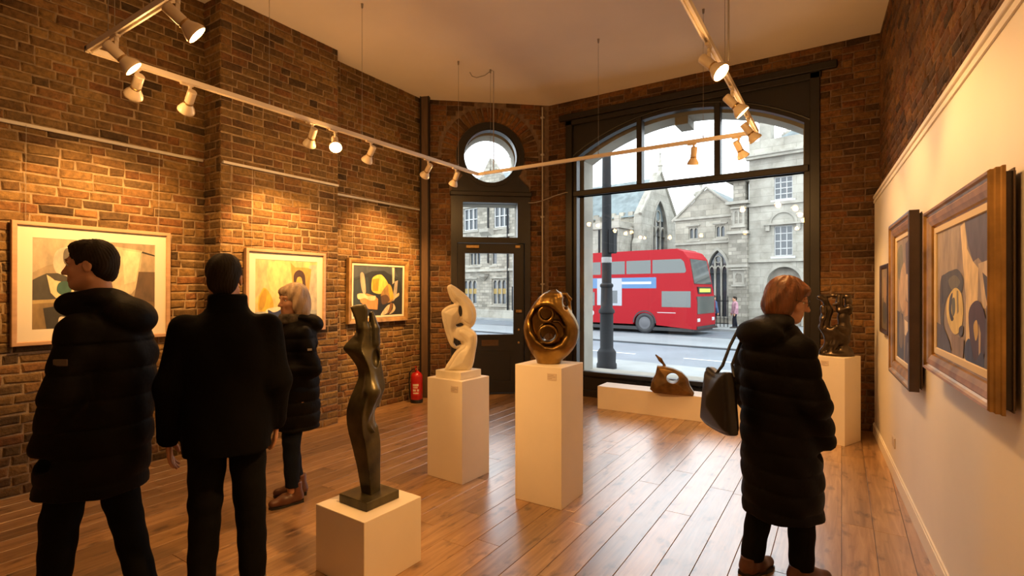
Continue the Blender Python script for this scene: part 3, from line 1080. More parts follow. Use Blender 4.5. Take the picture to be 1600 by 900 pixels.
def rail(x0, y0, x1, y1):
    m = MB()
    a = Vector((x0, y0, 0)); b = Vector((x1, y1, 0))
    L_ = (b - a).length
    M = Matrix.Translation(a) @ Matrix.Rotation(math.atan2(b.y - a.y, b.x - a.x), 4, 'Z')
    m.box(-0.018, L_ + 0.018, -0.018, 0.018, 0.0, 0.02, M)
    m.box(-0.018, L_ + 0.018, -0.018, -0.008, -0.016, 0.0, M)
    m.box(-0.018, L_ + 0.018, 0.008, 0.018, -0.016, 0.0, M)
    m.obj('rail', M_track, trk)


rail(TX0, TY0, TX0, TY1); rail(TX0, TY1, TX1, TY1); rail(TX1, 0.2, TX1, TY1); rail(TX0, TY0, TX1, TY0)
H_ = CEIL - TZ
for (x, y) in ((TX0, 1.45), (TX0 + 0.3, TY0), (TX0, 2.55), (TX0, 3.55), (TX0, 5.1), (-3.88, TY1), (-2.36, TY1), (-1.2, TY1), (TX1, 2.6), (TX1, 3.9), (-2.0, TY0)):
    m = MB().tube((x, y, 0.01), (x, y, H_), 0.0022, n=6).tube((x, y, H_ - 0.045), (x, y, H_), 0.009, 0.013, n=10).tube((x, y, 0.02), (x, y, 0.05), 0.006, n=8)
    m.obj('suspension_wire', M_wire, trk)
f1 = MB().path([(-3.83, TY1, 0.02), (-3.83, TY1, H_ - 0.03), (-3.86, TY1 - 0.01, H_ - 0.02), (-3.95, TY1 - 0.03, H_ - 0.07), (-4.06, TY1 - 0.06, H_ - 0.085), (-4.12, TY1 - 0.08, H_ - 0.06),
                (-4.15, TY1 - 0.09, H_ - 0.005)], 0.006, 8)
f1.obj('feed_cable', M_cable, trk, smooth=True)
f2 = MB().path([(TX1 + 0.05, 3.75, 0.02), (TX1 + 0.05, 3.75, H_ - 0.06), (TX1 + 0.06, 3.6, H_ - 0.03), (TX1 + 0.06, 3.5, H_)], 0.006, 8)
f2.obj('feed_cable', M_cable, trk, smooth=True)

# one set of meshes for all lamps; head points along local -Z
_ad = MB().box(-0.045, 0.045, -0.014, 0.014, -0.032, -0.014, ch=0.004).tube((0.02, 0, -0.03), (0.02, 0, -0.055), 0.012, n=12).mesh('adapter')
_st = MB().box(-0.004, 0.004, -0.010, 0.010, -0.125, -0.045).tube((-0.008, 0, -0.12), (0.008, 0, -0.12), 0.011, n=12).mesh('stem')
_ho = MB().lathe([(0.0, 0.075), (0.026, 0.075), (0.031, 0.069), (0.031, -0.02), (0.027, -0.026), (0.027, -0.03)][::-1], 24).mesh('housing', True, math.radians(35))
_co = MB().lathe([(0.029, -0.040), (0.033, -0.036), (0.033, -0.030), (0.029, -0.026)], 24).mesh('collar', True, math.radians(35))
_re = MB().lathe([(0.056, -0.108), (0.059, -0.104), (0.058, -0.092), (0.050, -0.072), (0.036, -0.05), (0.030, -0.036), (0.027, -0.036), (0.030, -0.052), (0.045, -0.074), (0.053, -0.096), (0.054, -0.108)], 28)
_re.f = _re.f[:-2]
_re = _re.mesh('reflector', True, math.radians(50))
_bu = MB().lathe([(0.0, -0.098), (0.03, -0.096), (0.0515, -0.088), (0.0515, -0.083), (0.0, -0.083)], 24).mesh('bulb', True)
NLAMP = [0]
WARM = (1.0, 0.51, 0.16)


def spotlight(x, y, aim, label, power=120, cone=60, group='track spotlights', along='y', lit=1.0, fill_power=13.0, blend=0.7):
    base = Vector((x, y, TZ))
    t = empty('track_spotlight', base, 0 if along == 'x' else PI / 2, label, 'spotlight', group)
    link_mesh('adapter', _ad, M_lamp, t)
    link_mesh('stem', _st, M_lamp, t).location = (0.02, 0, 0)
    piv = Vector((0.02, 0, -0.125))
    R = Matrix.Rotation(0 if along == 'x' else PI / 2, 4, 'Z')
    wp_ = base + (R @ piv)
    d = (Vector(aim) - wp_).normalized()
    dl = R.inverted() @ d
    q = dl.to_track_quat('-Z', 'Y')
    off = q @ Vector((0, 0, -0.005))
    for nm, me, mt in (('housing', _ho, M_lamp), ('collar', _co, M_bulb if False else M_brass), ('reflector', _re, M_lamp), ('bulb', _bu, M_bulb)):
        o = link_mesh(nm, me, mt, t)
        o.location = piv + off
        o.rotation_mode = 'QUATERNION'
        o.rotation_quaternion = q
    ld = bpy.data.lights.new('lamp_beam', 'SPOT')
    ld.energy = power * lit
    ld.color = WARM
    ld.spot_size = math.radians(cone)
    ld.spot_blend = blend
    ld.shadow_soft_size = 0.045
    lo = bpy.data.objects.new('lamp_beam', ld)
    COL.objects.link(lo)
    lo.parent = t
    lo.rotation_mode = 'QUATERNION'
    lo.rotation_quaternion = q
    lo.location = piv + off + q @ Vector((0, 0, -0.115))
    if fill_power:  # all-round point light added at every bulb to brighten ceiling and room
        pd = bpy.data.lights.new('lamp_spill', 'POINT')
        pd.energy = fill_power
        pd.color = WARM
        pd.shadow_soft_size = 0.04
        p2 = bpy.data.objects.new('lamp_spill', pd)
        COL.objects.link(p2)
        p2.parent = t
        p2.location = piv + off + q @ Vector((0, 0, -0.15))
    return t


P1 = W(-0.85, 2.95); P2 = W(-0.46, 4.45); P3 = W(0.30, 3.98)
# along the left-hand rail
spotlight(TX0, 1.56, (XL1, 1.72, 2.05), 'spotlight seen from behind nearest the front left corner of the track', 290, 66)
spotlight(TX0, 1.90, (XL1, 2.1, 1.9), 'small spotlight pointing steeply down, second from the front on the left track', 120, 70)
spotlight(TX0, 2.95, (XL2, 3.25, 1.95), 'spotlight hanging left of the glaring bulb on the left track', 330, 64)
spotlight(TX0, 3.20, tuple(P1 + Vector((0, 0, 1.0))), 'spotlight glaring straight into the room from the middle of the left track', 55, 45)
spotlight(TX0, 3.645, (XL2, 3.75, 1.8), 'spotlight just right of the glaring bulb on the left track', 170, 68)
spotlight(TX0, 4.515, (XL3, 4.90, 1.95), 'spotlight second from the round window on the left track', 390, 64)
spotlight(TX0, 5.03, (-5.2, 5.35, 1.4), 'spotlight nearest the round window on the left track', 220, 76)
# front cross rail
spotlight(-3.68, TY0, tuple(P2 + Vector((0, 0, 0.9))), 'large bright spotlight at the front left corner of the track', 130, 40, along='x')
spotlight(-2.93, TY0, tuple(P3 + Vector((0, 0, 1.0))), 'bright spotlight at the top edge, above the leftmost visitor', 140, 40, along='x')
# far rail in front of the window
spotlight(-1.315, TY1, (-1.7, 6.2, 0.3), 'spotlight hanging before the middle pane of the arched window', 60, 60, along='x')
spotlight(-0.882, TY1, (-0.05, 6.55, 1.1), 'spotlight aimed right, hanging before the right pane of the arched window', 140, 62, along='x')
# right-hand rail
spotlight(TX1, 3.36, (0.48, 3.1, 1.75), 'large bright spotlight topmost on the right track', 64, 80)
spotlight(TX1, 4.16, (0.44, 4.5, 1.7), 'spotlight halfway along the right track above the window arch', 54, 80)
spotlight(TX1, 4.95, (0.36, 5.7, 1.5), 'spotlight at the far end of the right track by its corner', 50, 80)
# unseen lamps further along the track; the last two added to light the room
spotlight(TX1, 2.1, tuple(P1 + Vector((0, 0, 0.6))), 'unseen spotlight on the right track above the photographer', 260, 40, group='spotlights out of view')  # out of frame; aimed and strengthened as the torso's key from the right
spotlight(TX1, 1.4, (0.55, 2.0, 1.6), 'unseen wide spotlight added on the right track to light the right wall', 30, 85, group='spotlights out of view')  # added out of frame to brighten the right wall
spotlight(-1.9, TY0, tuple(P3 + Vector((0, 0, 1.2))), 'unseen spotlight added on the front cross rail to light the sculptures', 130, 40, fill_power=3.0, group='spotlights out of view', along='x')  # added out of frame to light the golden oval


# ------------------------------------------------------------------ plinths
def plinth(l, d, fl_, fd_, sx, sy, h, label, tagx=None):
    t = empty('plinth', W(l, d), heading(fl_, fd_), label, 'plinth', 'white display plinths')
    MB().box(-sx / 2, sx / 2, -sy / 2, sy / 2, 0, h, ch=0.0025).obj('body', M_plinth, t)
    if tagx is not None:
        m = pmat('caption_card', (0.66, 0.55, 0.44), 0.35)
        w_ = 0.075
        MB().box(-sx / 2 - 0.004, -sx / 2, tagx - w_ / 2, tagx + w_ / 2, h - 0.10, h - 0.045) if False else None
        c = MB().box(tagx - w_ / 2, tagx + w_ / 2, -sy / 2 - 0.003, -sy / 2 + 0.001, h - 0.095, h - 0.045).obj('caption', m, t)
        k = MB()
        for i, (a, b) in enumerate(((0.06, 0.7), (0.06, 0.9), (0.06, 0.55))):
            z = h - 0.058 - i * 0.012
            k.box(tagx - w_ / 2 + w_ * a, tagx - w_ / 2 + w_ * b, -sy / 2 - 0.0038, -sy / 2 - 0.003, z - 0.002, z + 0.002)
        k.obj('print', pmat('caption_ink', (0.42, 0.34, 0.27), 0.6), c)
    return t


plinth(-0.83, 2.99, 0.236, 0.34, 0.42, 0.42, 0.38, 'low cube-like white plinth under the dark bronze torso')
plinth(-0.468, 4.487, 0.215, 0.30, 0.40, 0.36, 0.85, 'white plinth carrying the pale stone sculpture', 0.115)
plinth(0.292, 3.998, 0.205, 0.32, 0.40, 0.37, 1.035, 'tall white plinth carrying the golden bronze oval', 0.12)
t = empty('plinth', (-1.87, 6.67, 0), 0.008, 'long low white plinth under the shop window', 'plinth', 'white display plinths')
MB().box(-0.92, 0.92, -0.17, 0.17, 0, 0.305, ch=0.0025).obj('body', M_plinth, t)
plinth(3.47, 5.50, 0.30, 0.20, 0.33, 0.36, 0.905, 'white plinth in the far right corner under the paired figures', -0.03)

# ------------------------------------------------------------------ sculptures
M_torso = pmat('green_black_bronze', (0.060, 0.050, 0.024), 0.36, metal=0.45, var=0.75, scale=7, bump=0.1, bscale=30)
M_bronze = pmat('golden_bronze', (0.25, 0.15, 0.042), 0.30, metal=0.95, var=0.45, scale=6)
M_bronze2 = pmat('brown_bronze', (0.15, 0.085, 0.03), 0.40, metal=0.7, var=0.5, scale=9)
M_bronze3 = pmat('dark_bronze', (0.060, 0.042, 0.026), 0.30, metal=0.8, var=0.5, scale=9)
M_pale = pmat('pale_stone', (0.74, 0.66, 0.50), 0.5, var=0.10, scale=6, bump=0.05, bscale=60)

# dark standing torso
sc = empty('torso_sculpture', W(-0.83, 2.99, 0.38), heading(-0.83, 2.99), 'dark green-black bronze abstract standing torso on a square base', 'sculpture')
MB().box(-0.12, 0.12, -0.12, 0.12, 0, 0.05, M=Matrix.Rotation(heading(0.236, 0.34) - heading(-0.83, 2.99), 4, 'Z'), ch=0.003).obj('base', M_torso, sc)
U = 1.461e-3
X_ = lambda a: (a - 197) * U
Z_ = lambda b: 0.048 + (800 - b) * U
F = Field((-0.24, -0.18, 0.02), (0.20, 0.20, 1.18), 0.005)
secs = [(806, 166, 240, 40), (700, 148, 240, 52), (600, 126, 240, 60), (540, 113, 232, 66), (480, 109, 232, 72), (430, 119, 243, 72), (380, 139, 258, 66), (340, 153, 252, 56), (300, 147, 246, 54),
        (255, 118, 240, 56), (225, 96, 238, 50), (195, 118, 224, 44), (165, 144, 208, 36), (130, 150, 196, 32)]
F.loft([(Z_(y), (X_(a) + X_(b)) / 2, 0.012 * math.sin(y / 90.0), (X_(b) - X_(a)) / 2, q * U * 1.15) for y, a, b, q in secs], pw=1.04)
F.poly([(X_(a), Z_(b)) for a, b in ((124, 62), (150, 54), (182, 52), (192, 70), (190, 112), (184, 150), (150, 150), (142, 112))], -0.045, 0.045, 0.014, k=0.02)
F.cap((X_(176), -0.01, Z_(150)), (X_(176), -0.02, Z_(250)), 0.035, 0.03, 0.03)
F.chain([(X_(206), 0.02, Z_(92)), (X_(216), 0.015, Z_(150)), (X_(216), 0.0, Z_(208))], [0.016, 0.030, 0.034], 0.008)
F.ell((X_(224), -0.05, Z_(262)), (0.026, 0.06, 0.058), k=0.005, cut=True)
F.ell((X_(122), -0.06, Z_(178)), (0.055, 0.045, 0.03), Matrix.Rotation(0.5, 3, 'Y'), k=0.012, cut=True)
F.chain([(X_(200), -0.06, Z_(330)), (X_(206), -0.085, Z_(390)), (X_(186), -0.075, Z_(460)), (X_(175), -0.07, Z_(510)), (X_(214), -0.06, Z_(552))], [0.028, 0.048, 0.034, 0.022, 0.007], 0.010)
F.ell((X_(225), -0.03, Z_(500)), (0.018, 0.05, 0.06), k=0.012, cut=True)
F.obj('figure', M_torso, sc)

def blobf(*pts, n=4):
    """closed smooth outline through the points"""
    out = []
    m = len(pts)
    for i in range(m):
        p0, p1, p2, p3 = pts[i - 1], pts[i], pts[(i + 1) % m], pts[(i + 2) % m]
        for k in range(n):
            t = k / n
            out.append(tuple(0.5 * ((2 * p1[j]) + (-p0[j] + p2[j]) * t + (2 * p0[j] - 5 * p1[j] + 4 * p2[j] - p3[j]) * t * t + (-p0[j] + 3 * p1[j] - 3 * p2[j] + p3[j]) * t ** 3) for j in (0, 1)))
    return out


# pale pierced stone
sc = empty('pierced_stone_sculpture', W(-0.468, 4.487, 0.85), heading(-0.468, 4.487), 'cream coloured pierced abstract stone form on a square slab', 'sculpture')
MB().box(-0.145, 0.145, -0.135, 0.135, 0, 0.062, M=Matrix.Rotation(heading(0.215, 0.30) - heading(-0.468, 4.487), 4, 'Z'), ch=0.003).obj('base', M_pale, sc)
U = 1.18e-3
X_ = lambda a: (a - 225) * U
Z_ = lambda b: 0.058 + (705 - b) * U
F = Field((-0.24, -0.16, 0.03), (0.24, 0.16, 0.86), 0.005)
# leg
F.poly([(X_(a), Z_(b)) for a, b in blobf((130, 712), (305, 712), (352, 560), (362, 455), (330, 410), (262, 378), (212, 392), (206, 440), (240, 480), (262, 515), (215, 555), (170, 620))], -0.06, 0.06, 0.03, bulge=0.12)
# left blade of the loop
F.poly([(X_(a), Z_(b)) for a, b in blobf((175, 222), (112, 258), (102, 300), (128, 420), (165, 520), (212, 548), (250, 520), (262, 470), (235, 430), (212, 400), (240, 352), (262, 300), (255, 225))], -0.055, 0.045, 0.03, k=0.02, bulge=0.12)
# leaning top leaf
F.poly([(X_(a), Z_(b)) for a, b in blobf((142, 96), (160, 76), (186, 80), (270, 140), (328, 205), (356, 270), (352, 345), (318, 392), (268, 372), (238, 340), (225, 270), (205, 220), (178, 200), (158, 160))], -0.05, 0.06, 0.03, k=0.02, bulge=0.16)
F.ell((X_(239), 0, Z_(270)), (0.017, 0.25, 0.05), Matrix.Rotation(-0.08, 3, 'Y'), k=0.012, cut=True)
F.ell((X_(230), 0, Z_(374)), (0.030, 0.25, 0.015), k=0.012, cut=True)
F.poly([(X_(a), Z_(b)) for a, b in ((192, 462), (238, 490), (246, 516), (208, 532), (188, 505))], -0.25, 0.25, 0.006, k=0.012, cut=True)
F.obj('figure', M_pale, sc)

# golden oval
sc = empty('oval_sculpture', W(0.292, 3.998, 1.035), heading(0.292, 3.998), 'golden bronze hollowed oval with two rings inside on tall plinth', 'sculpture')
U = 1.045e-3
X_ = lambda a: (a - 905) * U
Z_ = lambda b: (664 - b) * U
F = Field((-0.26, -0.19, -0.02), (0.27, 0.19, 0.62), 0.005)
F.loft([(Z_(y), (X_(a) + X_(b)) / 2, 0, (X_(b) - X_(a)) / 2, q * U) for y, a, b, q in
        ((664, 812, 988, 75), (640, 806, 1000, 80), (600, 778, 1045, 105), (550, 748, 1085, 130), (480, 722, 1115, 150), (400, 711, 1124, 155), (330, 728, 1100, 148), (260, 765, 1055, 130), (200, 806, 1022, 108),
         (160, 842, 996, 85), (135, 880, 965, 55), (126, 905, 945, 20))], pw=2.0)
F.cap((X_(925), 0, Z_(205)), (X_(950), 0, Z_(170)), 0.055, 0.045, 0.05)
# hollow
F.poly([(X_(a), Z_(b)) for a, b in ((800, 265), (845, 238), (890, 236), (935, 262), (985, 310), (1020, 380), (1020, 450), (985, 505), (930, 532), (870, 525), (815, 480), (775, 420), (765, 340))], -0.3, 0.055, 0.02, k=0.04, cut=True)
F.ell((X_(905), 0.1, Z_(478)), (0.045, 0.2, 0.034), k=0.01, cut=True)
def ring(cx, cz, r, th_, hw):
    def f(X, Y, Z):
        q = np.sqrt((X - cx) ** 2 + (Z - cz) ** 2)
        a = np.abs(q - r) - th_; b = np.abs(Y) - hw
        return np.minimum(np.maximum(a, b), 0) + np.sqrt(np.maximum(a, 0) ** 2 + np.maximum(b, 0) ** 2) - 0.003
    F.fn(f, (cx - r - .02, -hw - .01, cz - r - .02), (cx + r + .02, hw + .01, cz + r + .02), 0.008)
ring(X_(878), Z_(298), 52 * U, 0.006, 0.075)
ring(X_(893), Z_(446), 64 * U, 0.006, 0.080)
F.chain([(X_(930), 0, Z_(352)), (X_(975), 0, Z_(352)), (X_(1010), 0, Z_(395))], [0.009, 0.009, 0.009], 0.01)
# thin fin at the upper right
F.chain([(X_(985), 0.02, Z_(146)), (X_(1030), 0.02, Z_(150)), (X_(1068), 0.02, Z_(190))], [0.012, 0.010, 0.008], 0.012)
F.chain([(X_(1020), 0.02, Z_(152)), (X_(1052), 0.02, Z_(210)), (X_(1060), 0.02, Z_(275)), (X_(1045), 0.0, Z_(310))], [0.010, 0.011, 0.011, 0.02], 0.012)
F.ell((X_(1018), -0.02, Z_(225)), (0.022, 0.09, 0.055), k=0.012, cut=True)
F.obj('body', M_bronze, sc)

# small pierced bronze on the low plinth
sc = empty('reclining_sculpture', W(2.0, 6.42, 0.305), heading(2.0, 6.42), 'brown bronze pierced mound with an upright fin on the low plinth', 'sculpture')
U = 1.0e-3
X_ = lambda a: (a - 515) * U
Z_ = lambda b: (680 - b) * U
F = Field((-0.32, -0.16, -0.02), (0.32, 0.16, 0.54), 0.005)
F.poly([(X_(a), Z_(b)) for a, b in ((250, 625), (268, 530), (315, 440), (338, 330), (425, 332), (530, 355), (635, 400), (704, 470), (730, 565), (778, 640), (762, 690), (560, 684), (300, 668))], -0.06, 0.06, 0.02, bulge=0.16)
F.ell((X_(522), 0, Z_(468)), (0.076, 0.3, 0.064), k=0.012, cut=True)
F.chain([(X_(425), 0, Z_(360)), (X_(425), 0, Z_(320)), (X_(375), 0.0, Z_(255)), (X_(322), 0, Z_(198))], [0.018, 0.014, 0.024, 0.010], 0.012, sq=((0, 1, 0), 0.55))
F.fn(lambda X, Y, Z: Z + 0 * X + 0 * Y, (-1, -1, -1), (1, 1, 0), 0, cut=True)
F.obj('body', M_bronze2, sc)

# paired figures in the corner
sc = empty('figure_group', W(3.47, 5.50, 0.905), heading(3.47, 5.50), 'dark bronze pair of abstract crouching figures in the far right corner', 'sculpture')
U = 0.985e-3
X_ = lambda a: (a - 315) * U
Z_ = lambda b: (815 - b) * U
V_ = lambda a, b, y=0.0: (X_(a), y, Z_(b))
F = Field((-0.22, -0.17, -0.02), (0.22, 0.17, 0.70), 0.005)
F.ell(V_(315, 800), (0.165, 0.12, 0.045)).ell(V_(380, 760, 0.02), (0.085, 0.08, 0.06), k=0.04)
F.chain([V_(190, 770, -.04), V_(238, 700, -.04), V_(245, 600, -.03), V_(185, 505, -.02)], [0.03, 0.03, 0.04, 0.035], 0.02)   # left legs
F.chain([V_(275, 770, -.06), V_(300, 700, -.05), V_(330, 610, -.03), V_(250, 545, -.06)], [0.035, 0.035, 0.045, 0.03], 0.02)
F.chain([V_(215, 500), V_(215, 420, .01), V_(240, 330, .02)], [0.045, 0.05, 0.055], 0.02)
F.chain([V_(200, 300, -.04), V_(205, 345, -.05)], [0.032, 0.030], 0.01)
F.chain([V_(240, 290, .02), V_(215, 215, .0), V_(160, 185, -.01)], [0.035, 0.028, 0.022], 0.015)
F.chain([V_(180, 490, -.05), V_(195, 420, -.06), V_(210, 380, -.05)], [0.020, 0.020, 0.02], 0.012)
F.chain([V_(370, 640, .01), V_(395, 520, .01), V_(385, 400, .01), V_(395, 330, .01)], [0.075, 0.062, 0.052, 0.045], 0.03)          # right figure
F.chain([V_(400, 540, -.03), V_(330, 500, -.07), V_(265, 545, -.08)], [0.035, 0.026, 0.02], 0.012)
F.chain([V_(380, 620, -.03), V_(300, 560, -.06), V_(240, 530, -.05)], [0.045, 0.04, 0.03], 0.02)
F.chain([V_(350, 330, -.02), V_(440, 300, -.01), V_(445, 350, -.02)], [0.03, 0.03, 0.02], 0.015)
F.chain([V_(350, 320, 0), V_(345, 240, 0), V_(350, 175, 0)], [0.035, 0.034, 0.03], 0.015)
F.chain([V_(420, 300, .02), V_(430, 230, .02), V_(425, 180, .02)], [0.028, 0.032, 0.03], 0.015)
F.chain([V_(180, 172, .01), V_(300, 162, .01), V_(440, 172, .02)], [0.018, 0.015, 0.02], 0.02)
F.chain([V_(300, 265, -.03), V_(330, 250, -.04)], [0.016, 0.014], 0.01)
F.fn(lambda X, Y, Z: Z + 0 * X + 0 * Y, (-1, -1, -1), (1, 1, 0), 0, cut=True)
F.obj('body', M_bronze3, sc)

# ------------------------------------------------------------------ fire extinguisher
M_red = pmat('extinguisher_red', (0.42, 0.012, 0.010), 0.28)
M_blk = pmat('black_plastic', (0.012, 0.011, 0.010), 0.4)
ex = empty('fire_extinguisher', (-5.12, 5.45, 0), 0.5, 'red fire extinguisher with white print standing by the corner post', 'extinguisher')
MB().lathe([(0.0, 0.012), (0.078, 0.012), (0.084, 0.03), (0.084, 0.36), (0.078, 0.395), (0.055, 0.425), (0.026, 0.44), (0.024, 0.46), (0.0, 0.46)], 28).obj('cylinder', M_red, ex, smooth=True)
MB().lathe([(0.086, 0.0), (0.088, 0.005), (0.088, 0.045), (0.085, 0.05)], 28).obj('foot_ring', M_blk, ex, smooth=True)
MB().tube((0, 0, 0.455), (0, 0, 0.485), 0.020, 0.018).box(-0.012, 0.012, -0.028, 0.02, 0.47, 0.50, ch=0.003).obj('valve', M_brass, ex)
MB().path([(0, 0.0, 0.495), (0, -0.03, 0.515), (0, -0.085, 0.525)], 0.008, 8).path([(0, 0.0, 0.485), (0, -0.04, 0.488), (0, -0.08, 0.478)], 0.008, 8).obj('handle', M_red, ex, smooth=True)
MB().path([(0.015, 0.0, 0.48), (-0.06, 0.01, 0.475), (-0.105, 0.005, 0.42), (-0.108, -0.01, 0.3), (-0.10, -0.01, 0.14)], 0.010, 8).lathe([(0.010, 0.06), (0.013, 0.08), (0.012, 0.15)], 10, M=Matrix.Translation((-0.10, -0.01, 0))).obj('hose', M_blk, ex, smooth=True)
lb = MB()
vv = []; ff = []
for i in range(13):
    a = -2.2 + 1.5 * i / 12
    for z in (0.11, 0.29):
        vv.append((0.0848 * math.cos(a), 0.0848 * math.sin(a), z))
ff = [(2 * i, 2 * i + 2, 2 * i + 3, 2 * i + 1) for i in range(12)]
lab = lb.add(vv, ff).obj('label_sticker', pmat('sticker_red', (0.50, 0.02, 0.015), 0.4), ex)
mk = MB()
for (z0, z1, a0, a1) in ((0.245, 0.275, -2.0, -1.0), (0.215, 0.235, -1.95, -1.15), (0.17, 0.20, -2.0, -1.45), (0.17, 0.20, -1.3, -0.95), (0.135, 0.155, -1.95, -1.0)):
    n = 6
    v2 = []
    for i in range(n + 1):
        a = a0 + (a1 - a0) * i / n
        for z in (z0, z1):
            v2.append((0.0853 * math.cos(a), 0.0853 * math.sin(a), z))
    mk.add(v2, [(2 * i, 2 * i + 2, 2 * i + 3, 2 * i + 1) for i in range(n)])
mk.obj('print', pmat('sticker_white', (0.7, 0.6, 0.52), 0.5), lab)


# ------------------------------------------------------------------ paintings
def blob(pts, n=5):
    """closed smooth curve through the points"""
    out = []
    m = len(pts)
    for i in range(m):
        p0, p1, p2, p3 = pts[i - 1], pts[i], pts[(i + 1) % m], pts[(i + 2) % m]
        for k in range(n):
            t = k / n
            out.append(tuple(0.5 * ((2 * p1[j]) + (-p0[j] + p2[j]) * t + (2 * p0[j] - 5 * p1[j] + 4 * p2[j] - p3[j]) * t * t + (-p0[j] + 3 * p1[j] - 3 * p2[j] + p3[j]) * t ** 3) for j in (0, 1)))
    return out


def sweep(w, h, prof):
    """rectangular moulding: prof = (outward offset, y) closed loop"""
    m = MB()
    v = []; f = []
    n = len(prof)
    for (sx, sz) in ((-1, -1), (1, -1), (1, 1), (-1, 1)):
        for (o, y) in prof:
            v.append((sx * (w / 2 + o), y, sz * (h / 2 + o)))
    for c in range(4):
        d = (c + 1) % 4
        for i in range(n):
            j = (i + 1) % n
            f.append((c * n + i, d * n + i, d * n + j, c * n + j))
    return m.add(v, f)


def painting(name, label, loc, rz, w, h, prof, fmat, shapes, mat_w=0.0, slip=None, y_pic=-0.015, wires=None, tilt=0.0, side=None, dark_edge=None):
    """w, h: outer size; prof offsets count inwards-out from the sight edge"""
    t = empty(name, loc, rz, label, 'painting')
    ow_ = max(p[0] for p in prof)
    sw, sh = w - 2 * ow_, h - 2 * ow_
    fr = sweep(sw, sh, prof).obj('frame', fmat, t)
    MB().box(-w / 2 + 0.01, w / 2 - 0.01, -0.008, -0.004, -h / 2 + 0.01, h / 2 - 0.01).obj('backing', pmat('backing_board', (0.12, 0.08, 0.05), 0.8), t)
    if side:
        sweep(sw, sh, [(0.02, -0.0295), (0.088, -0.0295), (0.088, 0.0), (0.02, 0.0)]).obj('spacer', side, t)
    if dark_edge:
        o_ = max(p[0] for p in prof)
        sweep(sw, sh, [(o_ - 0.012, -0.0755), (o_ + 0.003, -0.072), (o_ + 0.003, -0.02), (o_ - 0.004, -0.02), (o_ - 0.004, -0.07)]).obj('outer_edge', dark_edge, t)
    if slip:
        sweep(sw - 2 * slip[0], sh - 2 * slip[0], [(0, y_pic - 0.002), (slip[0] * 0.15, y_pic - 0.008), (slip[0] + 0.004, y_pic - 0.009), (slip[0] + 0.004, y_pic + 0.004), (0, y_pic + 0.004)]).obj('slip', slip[1], t)
        sw -= 2 * slip[0]; sh -= 2 * slip[0]
    if mat_w:
        sweep(sw - 2 * mat_w, sh - 2 * mat_w, [(0, y_pic - 0.0005), (0.003, y_pic - 0.003), (mat_w + 0.004, y_pic - 0.003), (mat_w + 0.004, y_pic + 0.002), (0, y_pic + 0.002)]).obj('mount', pmat('ivory_mount', (0.52, 0.47, 0.37), 0.7), t)
        sw -= 2 * mat_w; sh -= 2 * mat_w
    # the picture: flat shapes of paint
    v = []; f = []; cols = []
    def put(col, poly, lev):
        n0 = len(v)
        for (a, b) in poly:
            a = min(1, max(0, a)); b = min(1, max(0, b))
            v.append(((a - 0.5) * sw, y_pic - 0.0002 * lev, (0.5 - b) * sh))
        tr = tessellate_polygon([[Vector((p[0], p[1], 0)) for p in poly]])
        for q in tr:
            A, B, C = (v[n0 + i] for i in q)
            ar = (B[0] - A[0]) * (C[2] - A[2]) - (C[0] - A[0]) * (B[2] - A[2])
            if abs(ar) < 1e-9: continue
            q = [n0 + i for i in q]
            f.append(tuple(q) if ar > 0 else tuple(reversed(q))); cols.append(col)
    put(shapes[0], [(-0.01, -0.01), (1.01, -0.01), (1.01, 1.01), (-0.01, 1.01)], 0)
    for i, (c, poly) in enumerate(shapes[1:]):
        put(c, poly, i + 1)
    me = bpy.data.meshes.new('picture')
    me.from_pydata(v, [], f)
    at = me.color_attributes.new('paint', 'FLOAT_COLOR', 'CORNER')
    li = 0
    arr = np.empty((len(me.loops), 4), np.float32)
    for p, c in zip(me.polygons, cols):
        for k in p.loop_indices:
            arr[k] = (*[q * (0.66 if wires else 1.0) for q in srgb(*c)], 1)
    at.data.foreach_set('color', arr.ravel())
    link_mesh('picture', me, M_paint, t)
    if wires:
        for x in (-w * 0.42, w * 0.42):
            MB().tube((x, -0.006, h / 2 - 0.02), (x, -0.012, wires), 0.0016, n=6).obj('hanging_wire', M_wire, t)
    if tilt:
        t.rotation_mode = 'QUATERNION'
        t.rotation_quaternion = Quaternion((0, 0, 1), rz) @ Quaternion((1, 0, 0), tilt)
    return t


M_oak = pmat('pale_oak', (0.36, 0.22, 0.125), 0.45, var=0.15, scale=5, stretch=(1, 1, 6))
M_gilt = pmat('gilt_wood', (0.33, 0.19, 0.065), 0.36, metal=0.35, var=0.35, scale=9)
M_gilt2 = pmat('worn_gilt', (0.36, 0.20, 0.055), 0.34, metal=0.45, var=0.45, scale=7)
M_dkwood = pmat('dark_frame_wood', (0.045, 0.024, 0.014), 0.4, var=0.3, scale=8)
M_linen = pmat('linen_slip', (0.66, 0.54, 0.36), 0.7)

